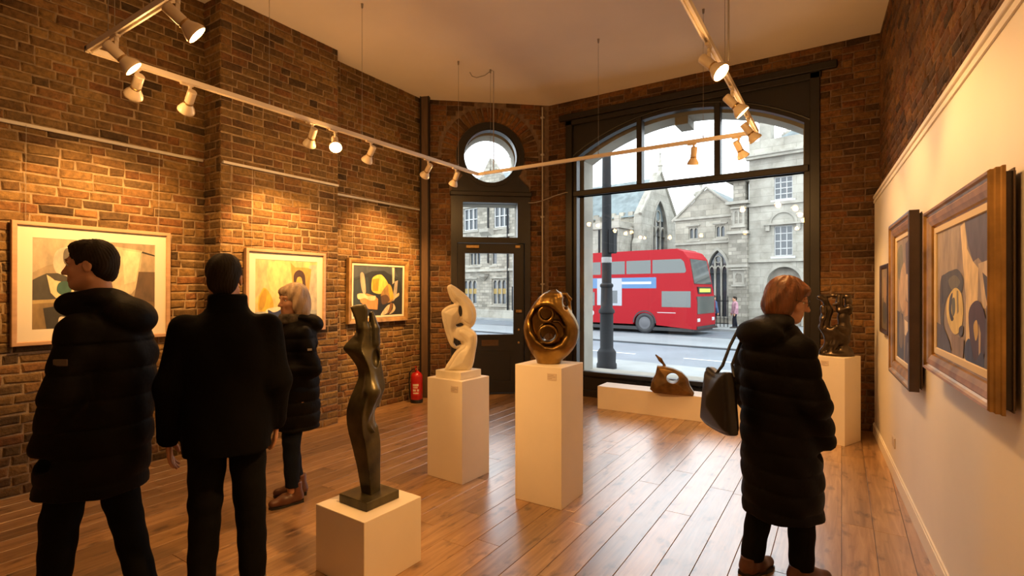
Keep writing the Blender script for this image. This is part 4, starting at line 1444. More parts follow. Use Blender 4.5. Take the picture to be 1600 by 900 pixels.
thin = [(0, -0.012), (0, -0.040), (0.006, -0.046), (0.030, -0.046), (0.034, -0.042), (0.034, 0.0), (0.01, 0.0), (0.01, -0.012)]
painting('framed_painting', 'large abstract still life in pale oak frame behind the leftmost man', (XL1 + 0.018, 1.795, 1.655), A90, 1.11, 0.98, thin, M_oak, [
    (164, 148, 120),
    ((178, 166, 140), [(0, 0), (0.45, 0), (0.35, 0.2), (0.1, 0.3), (0, 0.38)]),
    ((196, 190, 172), blob([(0.18, 0.12), (0.33, 0.08), (0.42, 0.25), (0.36, 0.42), (0.22, 0.44), (0.15, 0.3)])),
    ((96, 92, 84), blob([(0.24, 0.1), (0.31, 0.1), (0.30, 0.24), (0.24, 0.28), (0.22, 0.2)])),
    ((206, 194, 158), [(0.62, 0.04), (0.885, 0.08), (0.84, 0.52), (0.78, 0.62), (0.55, 0.6), (0.58, 0.2)]),
    ((226, 214, 176), [(0.70, 0.08), (0.87, 0.10), (0.82, 0.46), (0.72, 0.5)]),
    ((38, 34, 30), [(0.88, 0.085), (1, 0.125), (1, 0.14), (0.875, 0.105), (0.835, 0.5), (0.83, 0.5)]),
    ((98, 78, 56), [(0.85, 0.34), (1, 0.34), (1, 0.72), (0.80, 0.72)]),
    ((66, 64, 58), [(0, 0.46), (0.05, 0.42), (0.10, 0.385), (0.18, 0.38), (0.28, 0.43), (0.40, 0.44), (0.40, 0.62), (0.30, 0.66), (0, 0.68)]),
    ((224, 208, 164), [(0.10, 0.40), (0.125, 0.42), (0.16, 0.46), (0.25, 0.49), (0.32, 0.47), (0.30, 0.62), (0.26, 0.66), (0.17, 0.66), (0.13, 0.60)]),
    ((52, 92, 84), blob([(0.19, 0.49), (0.25, 0.47), (0.285, 0.53), (0.275, 0.61), (0.22, 0.63), (0.175, 0.58)])),
    ((172, 152, 104), [(0, 0.68), (0.42, 0.665), (0.42, 0.69), (0, 0.72)]),
    ((136, 114, 76), [(0, 0.72), (0.42, 0.69), (0.42, 1), (0, 1)]),
    ((52, 50, 44), [(0.075, 0.77), (0.30, 0.72), (0.30, 1), (0.10, 1)]),
    ((206, 200, 184), blob([(0.2, 0.87), (0.28, 0.9), (0.32, 0.98), (0.25, 1.0), (0.19, 0.96)])),
    ((120, 96, 62), [(0.42, 0.66), (1, 0.72), (1, 1), (0.42, 1)]),
    ((150, 132, 96), [(0.5, 0.75), (0.9, 0.78), (0.92, 0.96), (0.5, 0.96)]),
], mat_w=0.092, y_pic=-0.022, wires=2.90 - 1.655, tilt=0.012)

painting('framed_painting', 'cream still life with yellow pear and blue boat in pale oak frame', (XL2 + 0.018, 3.388, 1.59), A90, 0.955, 0.885, thin, M_oak, [
    (224, 198, 132),
    ((210, 190, 140), [(0, 0), (0.3, 0), (0.2, 0.4), (0, 0.6)]),
    ((232, 206, 140), blob([(0.2, 0.05), (0.5, 0.08), (0.55, 0.4), (0.4, 0.6), (0.2, 0.4)])),
    ((196, 190, 168), [(0.86, 0.06), (1, 0.04), (1, 1), (0.84, 1), (0.86, 0.5)]),
    ((206, 160, 76), [(0.54, 0.02), (0.62, 0.1), (0.82, 0.10), (0.90, 0.12), (0.86, 0.5), (0.84, 0.86), (0.55, 0.86), (0.58, 0.4)]),
    ((74, 52, 34), blob([(0.60, 0.22), (0.66, 0.15), (0.74, 0.16), (0.79, 0.26), (0.80, 0.55), (0.74, 0.56), (0.73, 0.33), (0.68, 0.27), (0.64, 0.36), (0.60, 0.34)], 4)),
    ((228, 186, 88), blob([(0.5, 0.42), (0.62, 0.38), (0.66, 0.27), (0.73, 0.28), (0.75, 0.5), (0.7, 0.62), (0.5, 0.6)], 4)),
    ((206, 88, 34), [(0.42, 0.42), (0.50, 0.42), (0.49, 0.74), (0.41, 0.74)]),
    ((212, 178, 48), blob([(0.13, 0.44), (0.20, 0.50), (0.27, 0.66), (0.26, 0.8), (0.15, 0.84), (0.05, 0.8), (0.05, 0.62), (0.09, 0.5)])),
    ((186, 148, 36), blob([(0.14, 0.46), (0.17, 0.55), (0.13, 0.75), (0.06, 0.78), (0.07, 0.6)])),
    ((176, 182, 176), [(0, 0.82), (0.5, 0.8), (1, 0.82), (1, 0.9), (0, 0.9)]),
    ((120, 124, 118), [(0, 0.9), (1, 0.88), (1, 1), (0, 1)]),
    ((230, 220, 190), blob([(0.17, 0.78), (0.42, 0.76), (0.40, 0.92), (0.28, 0.97), (0.2, 0.91)])),
    ((44, 56, 92), blob([(0.19, 0.79), (0.27, 0.83), (0.33, 0.82), (0.40, 0.79), (0.38, 0.90), (0.29, 0.95), (0.21, 0.89)])),
], mat_w=0.075, y_pic=-0.022, wires=2.86 - 1.59, tilt=0.012)

step = [(0, -0.018), (0.004, -0.030), (0.016, -0.034), (0.020, -0.046), (0.050, -0.058), (0.064, -0.060), (0.070, -0.052), (0.070, 0.0), (0.01, 0.0), (0.01, -0.018)]
painting('framed_painting', 'dark slate abstract with yellow shapes in stepped gilt frame near corner', (XL3 + 0.018, 4.909, 1.594), A90, 1.066, 0.85, step, M_gilt, [
    (54, 62, 66),
    ((74, 82, 88), [(0, 0), (0.8, 0), (0.9, 0.2), (0.6, 0.1), (0.3, 0.12), (0, 0.25)]),
    ((36, 40, 42), [(0.0, 0.3), (0.35, 0.1), (0.6, 0.08), (0.95, 0.3), (1, 0.5), (1, 1), (0, 1)]),
    ((50, 62, 64), [(0, 0.3), (0.28, 0.22), (0.32, 0.6), (0.1, 0.9), (0, 0.9)]),
    ((214, 202, 176), [(0.77, 0), (0.82, 0.01), (0.82, 0.32), (0.78, 0.36)]),
    ((190, 172, 146), blob([(0.13, 0.16), (0.20, 0.17), (0.24, 0.5), (0.20, 0.56), (0.15, 0.42)])),
    ((178, 168, 152), [(0.83, 0.30), (0.90, 0.27), (0.87, 0.62), (0.78, 0.72)]),
    ((232, 206, 92), blob([(0.38, 0.22), (0.52, 0.16), (0.62, 0.24), (0.68, 0.36), (0.60, 0.52), (0.50, 0.56), (0.36, 0.5), (0.35, 0.34)])),
    ((206, 152, 40), [(0.36, 0.26), (0.50, 0.24), (0.48, 0.50), (0.37, 0.50)]),
    ((164, 130, 74), blob([(0.54, 0.56), (0.68, 0.36), (0.76, 0.42), (0.80, 0.66), (0.72, 0.74), (0.56, 0.72)])),
    ((214, 176, 62), [(0.68, 0.34), (0.76, 0.42), (0.82, 0.64), (0.75, 0.70), (0.70, 0.52)]),
    ((96, 70, 44), blob([(0.53, 0.62), (0.66, 0.58), (0.72, 0.7), (0.58, 0.78)])),
    ((212, 150, 92), [(0.10, 0.58), (0.26, 0.55), (0.42, 0.60), (0.48, 0.66), (0.48, 0.88), (0.30, 0.86), (0.14, 0.72)]),
    ((234, 214, 170), blob([(0.08, 0.56), (0.2, 0.55), (0.27, 0.6), (0.36, 0.6), (0.43, 0.6), (0.42, 0.68), (0.32, 0.69), (0.22, 0.64), (0.1, 0.66)], 4)),
    ((36, 34, 34), [(0.49, 0.6), (0.53, 0.58), (0.56, 0.8), (0.50, 0.95), (0.47, 0.9)]),
    ((226, 212, 180), blob([(0.72, 0.78), (0.64, 0.84), (0.54, 0.99), (0.64, 0.98), (0.73, 0.9), (0.78, 0.82)])),
    ((132, 92, 50), [(0.74, 0.74), (0.79, 0.76), (0.76, 0.92), (0.66, 0.99), (0.71, 0.88)]),
    ((218, 200, 160), blob([(0.80, 0.76), (0.85, 0.86), (0.80, 0.95), (0.72, 0.98), (0.79, 0.88)])),
    ((222, 196, 160), blob([(0.86, 0.58), (0.92, 0.54), (0.92, 0.6), (0.84, 0.66), (0.80, 0.72), (0.82, 0.66)], 4)),
], slip=(0.022, pmat('white_slip', (0.50, 0.45, 0.35), 0.6)), y_pic=-0.026, wires=2.81 - 1.594, tilt=0.02)

heavy = [(0, -0.022), (0.004, -0.034), (0.014, -0.038), (0.018, -0.050), (0.040, -0.060), (0.062, -0.064), (0.070, -0.058), (0.078, -0.064), (0.084, -0.074), (0.094, -0.076), (0.098, -0.070), (0.098, -0.060), (0.103, -0.056), (0.103, -0.044), (0.107, -0.040), (0.107, -0.030), (0.02, -0.030),
         (0.02, -0.022)]


def on_panel(y, z, off=0.0):
    t = FY - y
    p = RA + RDIR * (t / abs(RDIR.y))
    n = Vector((-RDIR.y, RDIR.x, 0)) * -1      # towards the room
    return (p.x - off, p.y, z)


painting('framed_painting', 'large gilt framed abstract with yellow oval, nearest on the white wall', on_panel(3.01, 1.60, 0.014), RANG, 1.22, 0.865, heavy, M_gilt2, [
    (150, 136, 118),
    ((164, 150, 128), [(0, 0), (0.5, 0), (0.42, 0.35), (0.2, 0.45), (0, 0.5)]),
    ((224, 202, 150), [(0.50, 0.02), (0.58, 0.0), (0.62, 0.2), (0.72, 0.3), (0.80, 0.35), (0.76, 0.95), (0.60, 0.98), (0.60, 0.55), (0.55, 0.3)]),
    ((84, 74, 82), [(0.58, 0), (1, 0), (1, 0.30), (0.92, 0.36), (0.80, 0.28), (0.72, 0.30), (0.64, 0.18)]),
    ((196, 178, 144), [(0.80, 0.32), (1, 0.30), (1, 0.6), (0.86, 0.62)]),
    ((64, 58, 62), [(0.86, 0.38), (0.94, 0.42), (0.98, 0.6), (0.94, 0.62), (0.90, 0.52)]),
    ((76, 72, 62), blob([(0.08, 0.42), (0.2, 0.36), (0.34, 0.34), (0.46, 0.34), (0.56, 0.42), (0.52, 0.52), (0.36, 0.5), (0.2, 0.6), (0.16, 0.8), (0.3, 0.92), (0.22, 0.95), (0.08, 0.78)], 4)),
    ((110, 106, 78), blob([(0.26, 0.42), (0.4, 0.38), (0.5, 0.44), (0.36, 0.5)], 4)),
    ((56, 52, 50), [(0.10, 0.32), (0.13, 0.48), (0.16, 0.6), (0.12, 0.62)]),
    ((222, 200, 116), blob([(0.26, 0.56), (0.40, 0.48), (0.52, 0.52), (0.56, 0.64), (0.52, 0.78), (0.40, 0.84), (0.28, 0.78), (0.22, 0.66)])),
    ((98, 100, 76), blob([(0.34, 0.58), (0.40, 0.56), (0.41, 0.66), (0.36, 0.70)])),
    ((60, 58, 54), blob([(0.30, 0.56), (0.36, 0.52), (0.33, 0.66), (0.38, 0.72), (0.33, 0.74), (0.28, 0.66)], 4)),
    ((150, 138, 96), [(0.44, 0.5), (0.47, 0.5), (0.48, 0.66), (0.45, 0.68)]),
    ((74, 66, 52), blob([(0.49, 0.78), (0.56, 0.76), (0.55, 0.83), (0.49, 0.84)])),
    ((82, 78, 82), [(0, 0.78), (0.16, 0.8), (0.3, 0.92), (0.34, 1), (0, 1)]),
    ((142, 122, 98), [(0.34, 0.84), (0.58, 0.86), (0.56, 1), (0.34, 1)]),
    ((72, 52, 56), blob([(0.66, 0.66), (0.74, 0.58), (0.84, 0.58), (0.92, 0.7), (0.90, 0.9), (0.78, 1.0), (0.7, 0.98), (0.68, 0.84)])),
    ((206, 176, 84), blob([(0.74, 0.74), (0.79, 0.70), (0.81, 0.78), (0.77, 0.84)])),
    ((190, 170, 130), [(0.82, 0.72), (0.85, 0.78), (0.84, 0.98), (0.82, 0.98)]),
    ((58, 62, 88), blob([(0.60, 0.9), (0.68, 0.84), (0.76, 0.98), (0.86, 0.9), (0.9, 1.0), (0.62, 1.0)], 4)),
    ((96, 88, 84), [(0.93, 0.6), (1, 0.56), (1, 1), (0.9, 1)]),
], slip=(0.028, M_linen), y_pic=-0.032, side=M_dkwood)

painting('framed_painting', 'tall gilt framed muted abstract, middle one on the white wall', on_panel(4.57, 1.535, 0.014), RANG, 0.97, 1.14, heavy, M_gilt2, [
    (150, 134, 110),
    ((120, 118, 88), blob([(0.0, 0.1), (0.3, 0.04), (0.4, 0.2), (0.3, 0.34), (0.05, 0.3)])),
    ((196, 168, 126), blob([(0.2, 0.3), (0.5, 0.2), (0.6, 0.45), (0.4, 0.6), (0.15, 0.5)])),
    ((88, 74, 72), [(0.55, 0.05), (0.95, 0.0), (1, 0.4), (0.75, 0.45), (0.6, 0.3)]),
    ((206, 180, 140), blob([(0.6, 0.3), (0.78, 0.34), (0.76, 0.5), (0.62, 0.48)])),
    ((70, 72, 78), [(0, 0.6), (0.4, 0.62), (0.46, 1), (0, 1)]),
    ((126, 112, 92), blob([(0.2, 0.6), (0.4, 0.7), (0.34, 0.9), (0.14, 0.86)])),
    ((196, 160, 110), [(0.46, 0.5), (0.72, 0.52), (0.72, 0.62), (0.5, 0.64)]),
    ((232, 214, 176), [(0.5, 0.66), (0.78, 0.68), (0.74, 0.80), (0.52, 0.78)]),
    ((78, 70, 72), [(0.56, 0.8), (1, 0.62), (1, 1), (0.5, 1)]),
    ((150, 144, 140), blob([(0.7, 0.84), (0.9, 0.8), (0.94, 0.96), (0.74, 0.97)])),
], slip=(0.026, M_linen), y_pic=-0.032, side=M_dkwood, dark_edge=M_dkwood)

slim = [(0, -0.014), (0.004, -0.024), (0.030, -0.034), (0.038, -0.030), (0.038, 0.0), (0.01, 0.0), (0.01, -0.014)]
painting('framed_painting', 'small dark framed picture, farthest along the white wall', on_panel(5.87, 1.52, 0.008), RANG, 0.58, 0.64, slim, M_dkwood, [
    (140, 124, 96),
    ((104, 92, 72), [(0, 0.5), (1, 0.42), (1, 1), (0, 1)]),
    ((166, 136, 96), blob([(0.3, 0.2), (0.6, 0.16), (0.66, 0.5), (0.4, 0.6)])),
    ((74, 70, 62), blob([(0.2, 0.6), (0.5, 0.55), (0.8, 0.7), (0.5, 0.9), (0.2, 0.85)])),
], y_pic=-0.018)


# ------------------------------------------------------------------ people
M_skin = pmat('skin', (0.52, 0.27, 0.16), 0.5, var=0.08, scale=12)
M_eye = pmat('eye_white', (0.7, 0.66, 0.6), 0.25)
M_iris = pmat('iris_dark', (0.02, 0.015, 0.012), 0.2)
M_lip = pmat('lip_rose', (0.36, 0.12, 0.09), 0.5)


def cloth(name, col, rough=0.75, sheen=0.15):
    return pmat(name, col, rough, var=0.25, scale=9, bump=0.25, bscale=40, sheen=0.0, spec=sheen * 2)


def v3(*a):
    return np.array(a, float)


def hand(F, wrist, d, across, back, s=1.0, curl=0.5):
    """palm and five fingers; d along the hand, across towards the thumb, back out of the back of the hand"""
    wrist, d, across, back = (np.array(q, float) for q in (wrist, d, across, back))
    d /= np.linalg.norm(d); across -= d * (across @ d); across /= np.linalg.norm(across); back = back - d * (back @ d) - across * (back @ across)
    back /= np.linalg.norm(back)
    kn = wrist + d * 0.088 * s
    for o in (-0.026, -0.009, 0.009, 0.026):
        F.cap(wrist + across * o * 0.6 * s, kn + across * o * s, 0.015 * s, 0.012 * s, 0.012, sq=(back, 0.85))
    for i, (o, ln) in enumerate(((-0.030, 0.060), (-0.011, 0.076), (0.009, 0.082), (0.028, 0.074))):
        p0 = kn + across * o * s
        a = curl * (0.5 + 0.1 * i)
        d1 = d * math.cos(a * 0.5) - back * math.sin(a * 0.5)
        d2 = d * math.cos(a * 1.3) - back * math.sin(a * 1.3)
        d3 = d * math.cos(a * 2.0) - back * math.sin(a * 2.0)
        p1 = p0 + d1 * ln * 0.45 * s; p2 = p1 + d2 * ln * 0.32 * s; p3 = p2 + d3 * ln * 0.25 * s
        F.chain([p0, p1, p2, p3], [0.0092 * s, 0.0086 * s, 0.0080 * s, 0.0070 * s], 0.003)
    t0 = wrist + d * 0.022 * s + across * 0.022 * s
    t1 = t0 + (d * 0.6 + across * 0.62 - back * 0.35) * 0.042 * s
    t2 = t1 + (d * 0.85 + across * 0.28 - back * 0.3) * 0.034 * s
    t3 = t2 + (d * 0.95 + across * 0.05 - back * 0.25) * 0.026 * s
    F.chain([t0, t1, t2, t3], [0.016 * s, 0.012 * s, 0.0105 * s, 0.0085 * s], 0.006)


def head_shape(F, T, female):
    """T maps head space (eye level origin, y forward) to the person"""
    R = T.to_3x3()
    P = lambda x, y, z: np.array(T @ Vector((x, y, z)))
    jw = 0.93 if female else 1.0
    F.ell(P(0, -0.015, 0.03), (0.074, 0.095, 0.084), R)
    F.ell(P(0, 0.028, -0.042), (0.060 * jw, 0.064, 0.078), R, k=0.035)
    F.ell(P(0, 0.058, -0.098), (0.028 * jw, 0.026, 0.022), R, k=0.035)
    for sx in (-1, 1):
        F.cap(P(sx * 0.052 * jw, -0.005, -0.07), P(sx * 0.020 * jw, 0.062, -0.100), 0.016, 0.014, 0.03)
        F.ell(P(sx * 0.037, 0.062, -0.034), (0.022, 0.020, 0.022), R, k=0.02)
    F.cap(P(-0.036, 0.078, 0.020), P(0.036, 0.078, 0.020), 0.011, 0.011, 0.02)
    for sx in (-1, 1):
        F.ell(P(sx * 0.031, 0.097, 0.001), (0.017, 0.014, 0.011), R, k=0.012, cut=True)
    F.cap(P(0, 0.086, 0.006), P(0, 0.110, -0.036), 0.0075, 0.0115, 0.014)
    for sx in (-1, 1):
        F.ell(P(sx * 0.010, 0.100, -0.040), (0.008, 0.010, 0.007), R, k=0.006)
    F.cap(P(-0.017, 0.086, -0.063), P(0.017, 0.086, -0.063), 0.0065, 0.0065, 0.008)
    F.cap(P(-0.014, 0.086, -0.075), P(0.014, 0.086, -0.075), 0.0075, 0.0075, 0.008)
    F.cap(P(-0.022, 0.096, -0.069), P(0.022, 0.096, -0.069), 0.0022, 0.0022, 0.004, cut=True)
    for sx in (-1, 1):
        F.ell(P(sx * 0.076, -0.012, -0.012), (0.009, 0.020, 0.031), R, k=0.008)
        F.ell(P(sx * 0.087, -0.008, -0.010), (0.007, 0.011, 0.019), R, k=0.006, cut=True)


def lerp_rows(rows, z):
    rows = sorted(rows)
    zs = [r[0] for r in rows]
    return [float(np.interp(z, zs, [r[i] for r in rows])) for i in range(1, 5)]


def shoe(parent, ankle, toe_dir, mat, sole_mat, boot=0.06, size=1.0):
    """one shoe: upper with its sole"""
    ang = math.atan2(-toe_dir[0], toe_dir[1])
    F = Field((-0.07, -0.11, -0.01), (0.07, 0.22, 0.14 + boot), 0.006)
    s = size
    F.poly_ = None
    F.cap((0, -0.045 * s, 0.045), (0, 0.06 * s, 0.045), 0.038, 0.042, 0.0)
    F.cap((0, 0.05 * s, 0.040), (0, 0.155 * s, 0.034), 0.042, 0.030, 0.03)
    F.cap((0, -0.03 * s, 0.05), (0, -0.022 * s, 0.075 + boot), 0.042, 0.046, 0.03)
    F.fn(lambda X, Y, Z: Z - 0.012 + 0 * X + 0 * Y, (-1, -1, -1), (1, 1, 0.012), 0, cut=True)
    F.fn(lambda X, Y, Z: (0.072 + boot) - Z + 0 * X + 0 * Y, (-1, -1, 0.07 + boot), (1, 1, 1), 0, cut=True)
    o = F.obj('shoe', mat, parent, (ankle[0], ankle[1], 0), ang)
    m = MB()
    pr = [(0.036, -0.078), (0.042, -0.03), (0.040, 0.02), (0.047, 0.08), (0.045, 0.13), (0.030, 0.172), (0.0, 0.186)]
    pts = [(x, y * s) for x, y in pr] + [(-x, y * s) for x, y in reversed(pr[:-1])]
    m.plate(pts, [], 0.0, 0.016, M=Matrix(((1, 0, 0, 0), (0, 0, 1, 0), (0, 1, 0, 0), (0, 0, 0, 1))))
    m.box(-0.034, 0.034, -0.078 * s, -0.01, 0.0, 0.028)
    m.obj('sole', sole_mat, o)


def person(label, l, d, face, H, head, coat_rows, arms, feet, coat_mat, leg_mat, shoe_mat, hair_mat, female=False, quilt=None, hair='short', collar=None, hood=None,
           sleeve=(0.080, 0.068, 0.058), leg_r=(0.098, 0.078, 0.062), res=0.006, boot=0.03, eyes=True, extra_coat=None, coat_name='coat', hips=(0, 0), knees=None, hands=True, sleeve_end=0.0, groups=None):
    root = empty('person', W(l, d), heading(*face), label, 'person', groups)
    # head frame
    hx, hy, yaw, tilt, roll = head
    hz = H - 0.116
    T = Matrix.Translation((hx, hy, hz)) @ Matrix.Rotation(yaw, 4, 'Z') @ Matrix.Rotation(tilt, 4, 'X') @ Matrix.Rotation(roll, 4, 'Y')
    # ---- body: one continuous surface
    F = Field((-0.48, -0.42, -0.02), (0.48, 0.48, H + 0.03), res)
    cr = lambda z: lerp_rows(coat_rows, z)
    rows = []
    for fz, rx, ry in ((0.47, .15, .105), (0.53, .155, .11), (0.61, .130, .10), (0.71, .150, .115), (0.79, .16, .095), (0.83, .09, .07)):
        c = cr(fz * H)
        rows.append((fz * H, c[0], c[1], min(rx, c[2] - 0.03), min(ry, c[3] - 0.03)))
    F.loft(rows)
    nb = cr(0.81 * H)
    F.cap((nb[0], nb[1], 0.80 * H), np.array(T @ Vector((0, -0.022, -0.07))), 0.062, 0.054, 0.04)
    head_shape(F, T, female)
    for side, (sh, el, wr, hd) in zip((-1, 1), arms):
        F.chain([sh, el, wr], [0.052, 0.042, 0.028], 0.03)
        if hands:
            hd = np.array(hd, float)
            hand(F, np.array(wr) + hd * 0.02, hd, v3(0, 1, 0) if abs(hd[1]) < 0.8 else v3(-side, 0, 0.3), v3(side, 0.15, 0), 0.94 if female else 1.03)
    hz0 = 0.50 * H
    legs = []
    for i, (fx, fy, td) in enumerate(feet):
        side = -1 if i == 0 else 1
        hip = v3(hips[0] + side * 0.085, hips[1], hz0)
        ank = v3(fx, fy, 0.09)
        kn = (hip + ank) / 2 + v3(0, 0.03, 0.01) if knees is None else v3(*knees[i])
        legs.append((hip, kn, ank, td))
        F.chain([hip, kn, ank], [0.085, 0.055, 0.036], 0.03)
        t = v3(td[0], td[1], 0); t /= np.linalg.norm(t)
        F.cap(ank + v3(0, 0, -0.045), ank + t * 0.13 + v3(0, 0, -0.055), 0.03, 0.022, 0.02)
    F.obj('body', M_skin, root)
    if eyes:
        for sx in (-1, 1):
            c = T @ Vector((sx * 0.031, 0.0735, 0.001))
            e = MB().lathe([(0.0105 * math.cos(a), 0.0105 * math.sin(a)) for a in [(-PI / 2 + PI * i / 8) for i in range(9)]], 12, M=Matrix.Translation(c)).obj('eye', M_eye, root, smooth=True)
            ci = T @ Vector((sx * 0.031, 0.0815, 0.001))
            MB().lathe([(0.0, -0.0045), (0.0035, -0.003), (0.0046, 0), (0.0035, 0.003), (0.0, 0.0045)], 10, M=Matrix.Translation(ci)).obj('iris', M_iris, e, smooth=True)
            a = T @ Vector((sx * 0.016, 0.0885, 0.022)); b = T @ Vector((sx * 0.034, 0.0865, 0.027)); c2 = T @ Vector((sx * 0.050, 0.074, 0.021))
            MB().path([a, b, c2], [0.0035, 0.0038, 0.002], 6).obj('eyebrow', hair_mat, root, smooth=True)
    # ---- hair
    G = Field((hx - 0.17, hy - 0.18, H - 0.36), (hx + 0.17, hy + 0.18, H + 0.05), 0.0045 if res < 0.008 else 0.009)
    R = T.to_3x3()
    P = lambda x, y, z: np.array(T @ Vector((x, y, z)))
    if hair == 'short':
        G.ell(P(0, -0.020, 0.035), (0.083, 0.101, 0.092), R)
        G.ell(P(0, -0.06, -0.02), (0.070, 0.055, 0.075), R, k=0.02)
        G.ell(P(0, 0.035, 0.088), (0.058, 0.042, 0.026), R, k=0.03)
        G.ell(P(0, 0.112, -0.02), (0.10, 0.078, 0.088), R, k=0.012, cut=True)
        for sx in (-1, 1):
            G.ell(P(sx * 0.085, 0.012, -0.045), (0.03, 0.045, 0.055), R, k=0.008, cut=True)
        G.ell(P(0, -0.03, -0.14), (0.12, 0.12, 0.05), R, k=0.01, cut=True)
    else:
        G.ell(P(0, -0.018, 0.038), (0.090, 0.107, 0.094), R)
        G.ell(P(0, -0.055, -0.03), (0.094, 0.075, 0.10), R, k=0.03)
        for sx in (-1, 1):
            G.ell(P(sx * 0.070, -0.012, -0.035), (0.032, 0.056, 0.092), R, k=0.02)
        if hair == 'long':
            G.ell(P(0, -0.05, -0.10), (0.10, 0.065, 0.09), R, k=0.03)
        G.ell(P(0, 0.125, -0.045), (0.062, 0.092, 0.10), R, k=0.012, cut=True)
        G.ell(P(0.012, 0.066, 0.070), (0.052, 0.028, 0.024), R, k=0.03, cut=False)
        G.ell(P(0, 0.130, 0.0), (0.056, 0.045, 0.045), R, k=0.01, cut=True)
    Xg, Yg, Zg = G.ax[0][:, None, None], G.ax[1][None, :, None], G.ax[2][None, None, :]
    an = np.arctan2(Xg - hx, Yg - hy)
    G.F += 0.0011 * np.sin(an * 47 + 5 * np.sin(Zg * 30)) + 0.0009 * np.sin(an * 83 + Zg * 40) + 0.002 * np.sin(an * 9 + Zg * 50)
    G.obj('hair', hair_mat, root)
    # ---- coat
    zt = max(r[0] for r in coat_rows)
    zb = min(r[0] for r in coat_rows)
    C = Field((-0.55, -0.50, zb - 0.06), (0.55, 0.50, zt + 0.20), 0.008 if res < 0.008 else 0.014)
    C.loft(coat_rows, pw=2.2)
    for (sh, el, wr, hd) in arms:
        C.chain([sh, el, wr], list(sleeve), 0.045)
        wd_ = np.array(wr, float) - np.array(el, float); wd_ /= np.linalg.norm(wd_)
        C.cap(np.array(wr) + wd_ * 0.02, np.array(wr) + wd_ * (0.045 + sleeve_end), sleeve[2] * 0.98, sleeve[2] * 0.92, 0.01)
        e0 = np.array(wr) + wd_ * (0.052 + sleeve_end)
        C.fn(lambda X, Y, Z, e0=e0, w=wd_: np.maximum(-((X - e0[0]) * w[0] + (Y - e0[1]) * w[1] + (Z - e0[2]) * w[2]),
             np.sqrt((X - e0[0]) ** 2 + (Y - e0[1]) ** 2 + (Z - e0[2]) ** 2) - 0.10), e0 - 0.12, e0 + 0.12, 0.006, cut=True)
    if extra_coat:
        extra_coat(C)
    if quilt:
        Zc = C.ax[2][None, None, :]
        Xc, Yc = C.ax[0][:, None, None], C.ax[1][None, :, None]
        w = quilt[1] * (1 - np.abs(np.sin(PI * ((Zc + 0.010 * np.sin(9 * Xc + 7 * Yc)) / quilt[0]))) ** 0.35) * (Zc < quilt[2])
        wob = 0.004 * np.sin(23 * Xc + 17 * Yc + 31 * Zc) * np.sin(29 * Yc - 13 * Xc)
        C.F += (w + wob).astype(np.float32)
    else:
        Zc = C.ax[2][None, None, :]; Xc, Yc = C.ax[0][:, None, None], C.ax[1][None, :, None]
        C.F += (0.004 * np.sin(14 * Zc + 9 * Xc + 4 * np.sin(11 * Yc)) * np.sin(21 * Xc - 15 * Yc)).astype(np.float32)
    if collar:
        (cx_, cy_, cz_, cr_, ch_, ct_) = collar   # torus-like collar
        def fc(X, Y, Z):
            q = np.sqrt((X - cx_) ** 2 + ((Y - cy_) * 0.95) ** 2) - cr_
            zz = Z - cz_
            return np.sqrt(q * q + np.maximum(np.abs(zz) - ch_, 0) ** 2) - ct_
        C.fn(fc, (cx_ - cr_ - ct_, cy_ - cr_ - ct_, cz_ - ch_ - ct_), (cx_ + cr_ + ct_, cy_ + cr_ + ct_, cz_ + ch_ + ct_), 0.02)
    if hood:
        for (c, r, rot) in hood:
            C.ell(c, r, None if rot is None else Matrix.Rotation(rot, 3, 'X'), k=0.025)
        nk = T @ Vector((0, 0.0, -0.06))
        C.cap((nk.x, nk.y + 0.02, nk.z - 0.06), (nk.x, nk.y + 0.02, nk.z + 0.2), 0.072, 0.088, 0.02, cut=True)
    cb = cr(zb)
    c2 = cr(zb + 0.06)
    C.loft([(zb - 0.1, cb[0], cb[1], cb[2] - 0.022, cb[3] - 0.022), (zb + 0.05, c2[0], c2[1], c2[2] - 0.03, c2[3] - 0.03)], smooth=False, cut=True, k=0.01)
    coat = C.obj(coat_name, coat_mat, root)
    # ---- trousers and shoes
    L_ = Field((-0.42, -0.42, 0.0), (0.42, 0.45, hz0 + 0.14), 0.008 if res < 0.008 else 0.014)
    for (hip, kn, ank, td) in legs:
        L_.chain([hip + v3(0, 0, 0.03), kn, ank + v3(0, 0, -0.02)], list(leg_r), 0.02)
    L_.cap(legs[0][0] + v3(0.01, 0, 0.05), legs[1][0] + v3(-0.01, 0, 0.05), 0.105, 0.105, 0.04)
    zc_ = 0.055 + boot * 0.8
    L_.fn(lambda X, Y, Z: Z - zc_ + 0 * X + 0 * Y, (-1, -1, -1), (1, 1, zc_), 0, cut=True)
    Zl = L_.ax[2][None, None, :]; Xl = L_.ax[0][:, None, None]; Yl = L_.ax[1][None, :, None]
    L_.F += (0.0035 * np.sin(30 * Zl + 12 * Xl + 9 * Yl) * np.sin(17 * Zl - 20 * Xl)).astype(np.float32)
    L_.obj('trousers', leg_mat, root)
    for (hip, kn, ank, td) in legs:
        shoe(root, ank, td, shoe_mat, M_blk, boot, 0.92 if female else 1.04)
    return root, coat, T


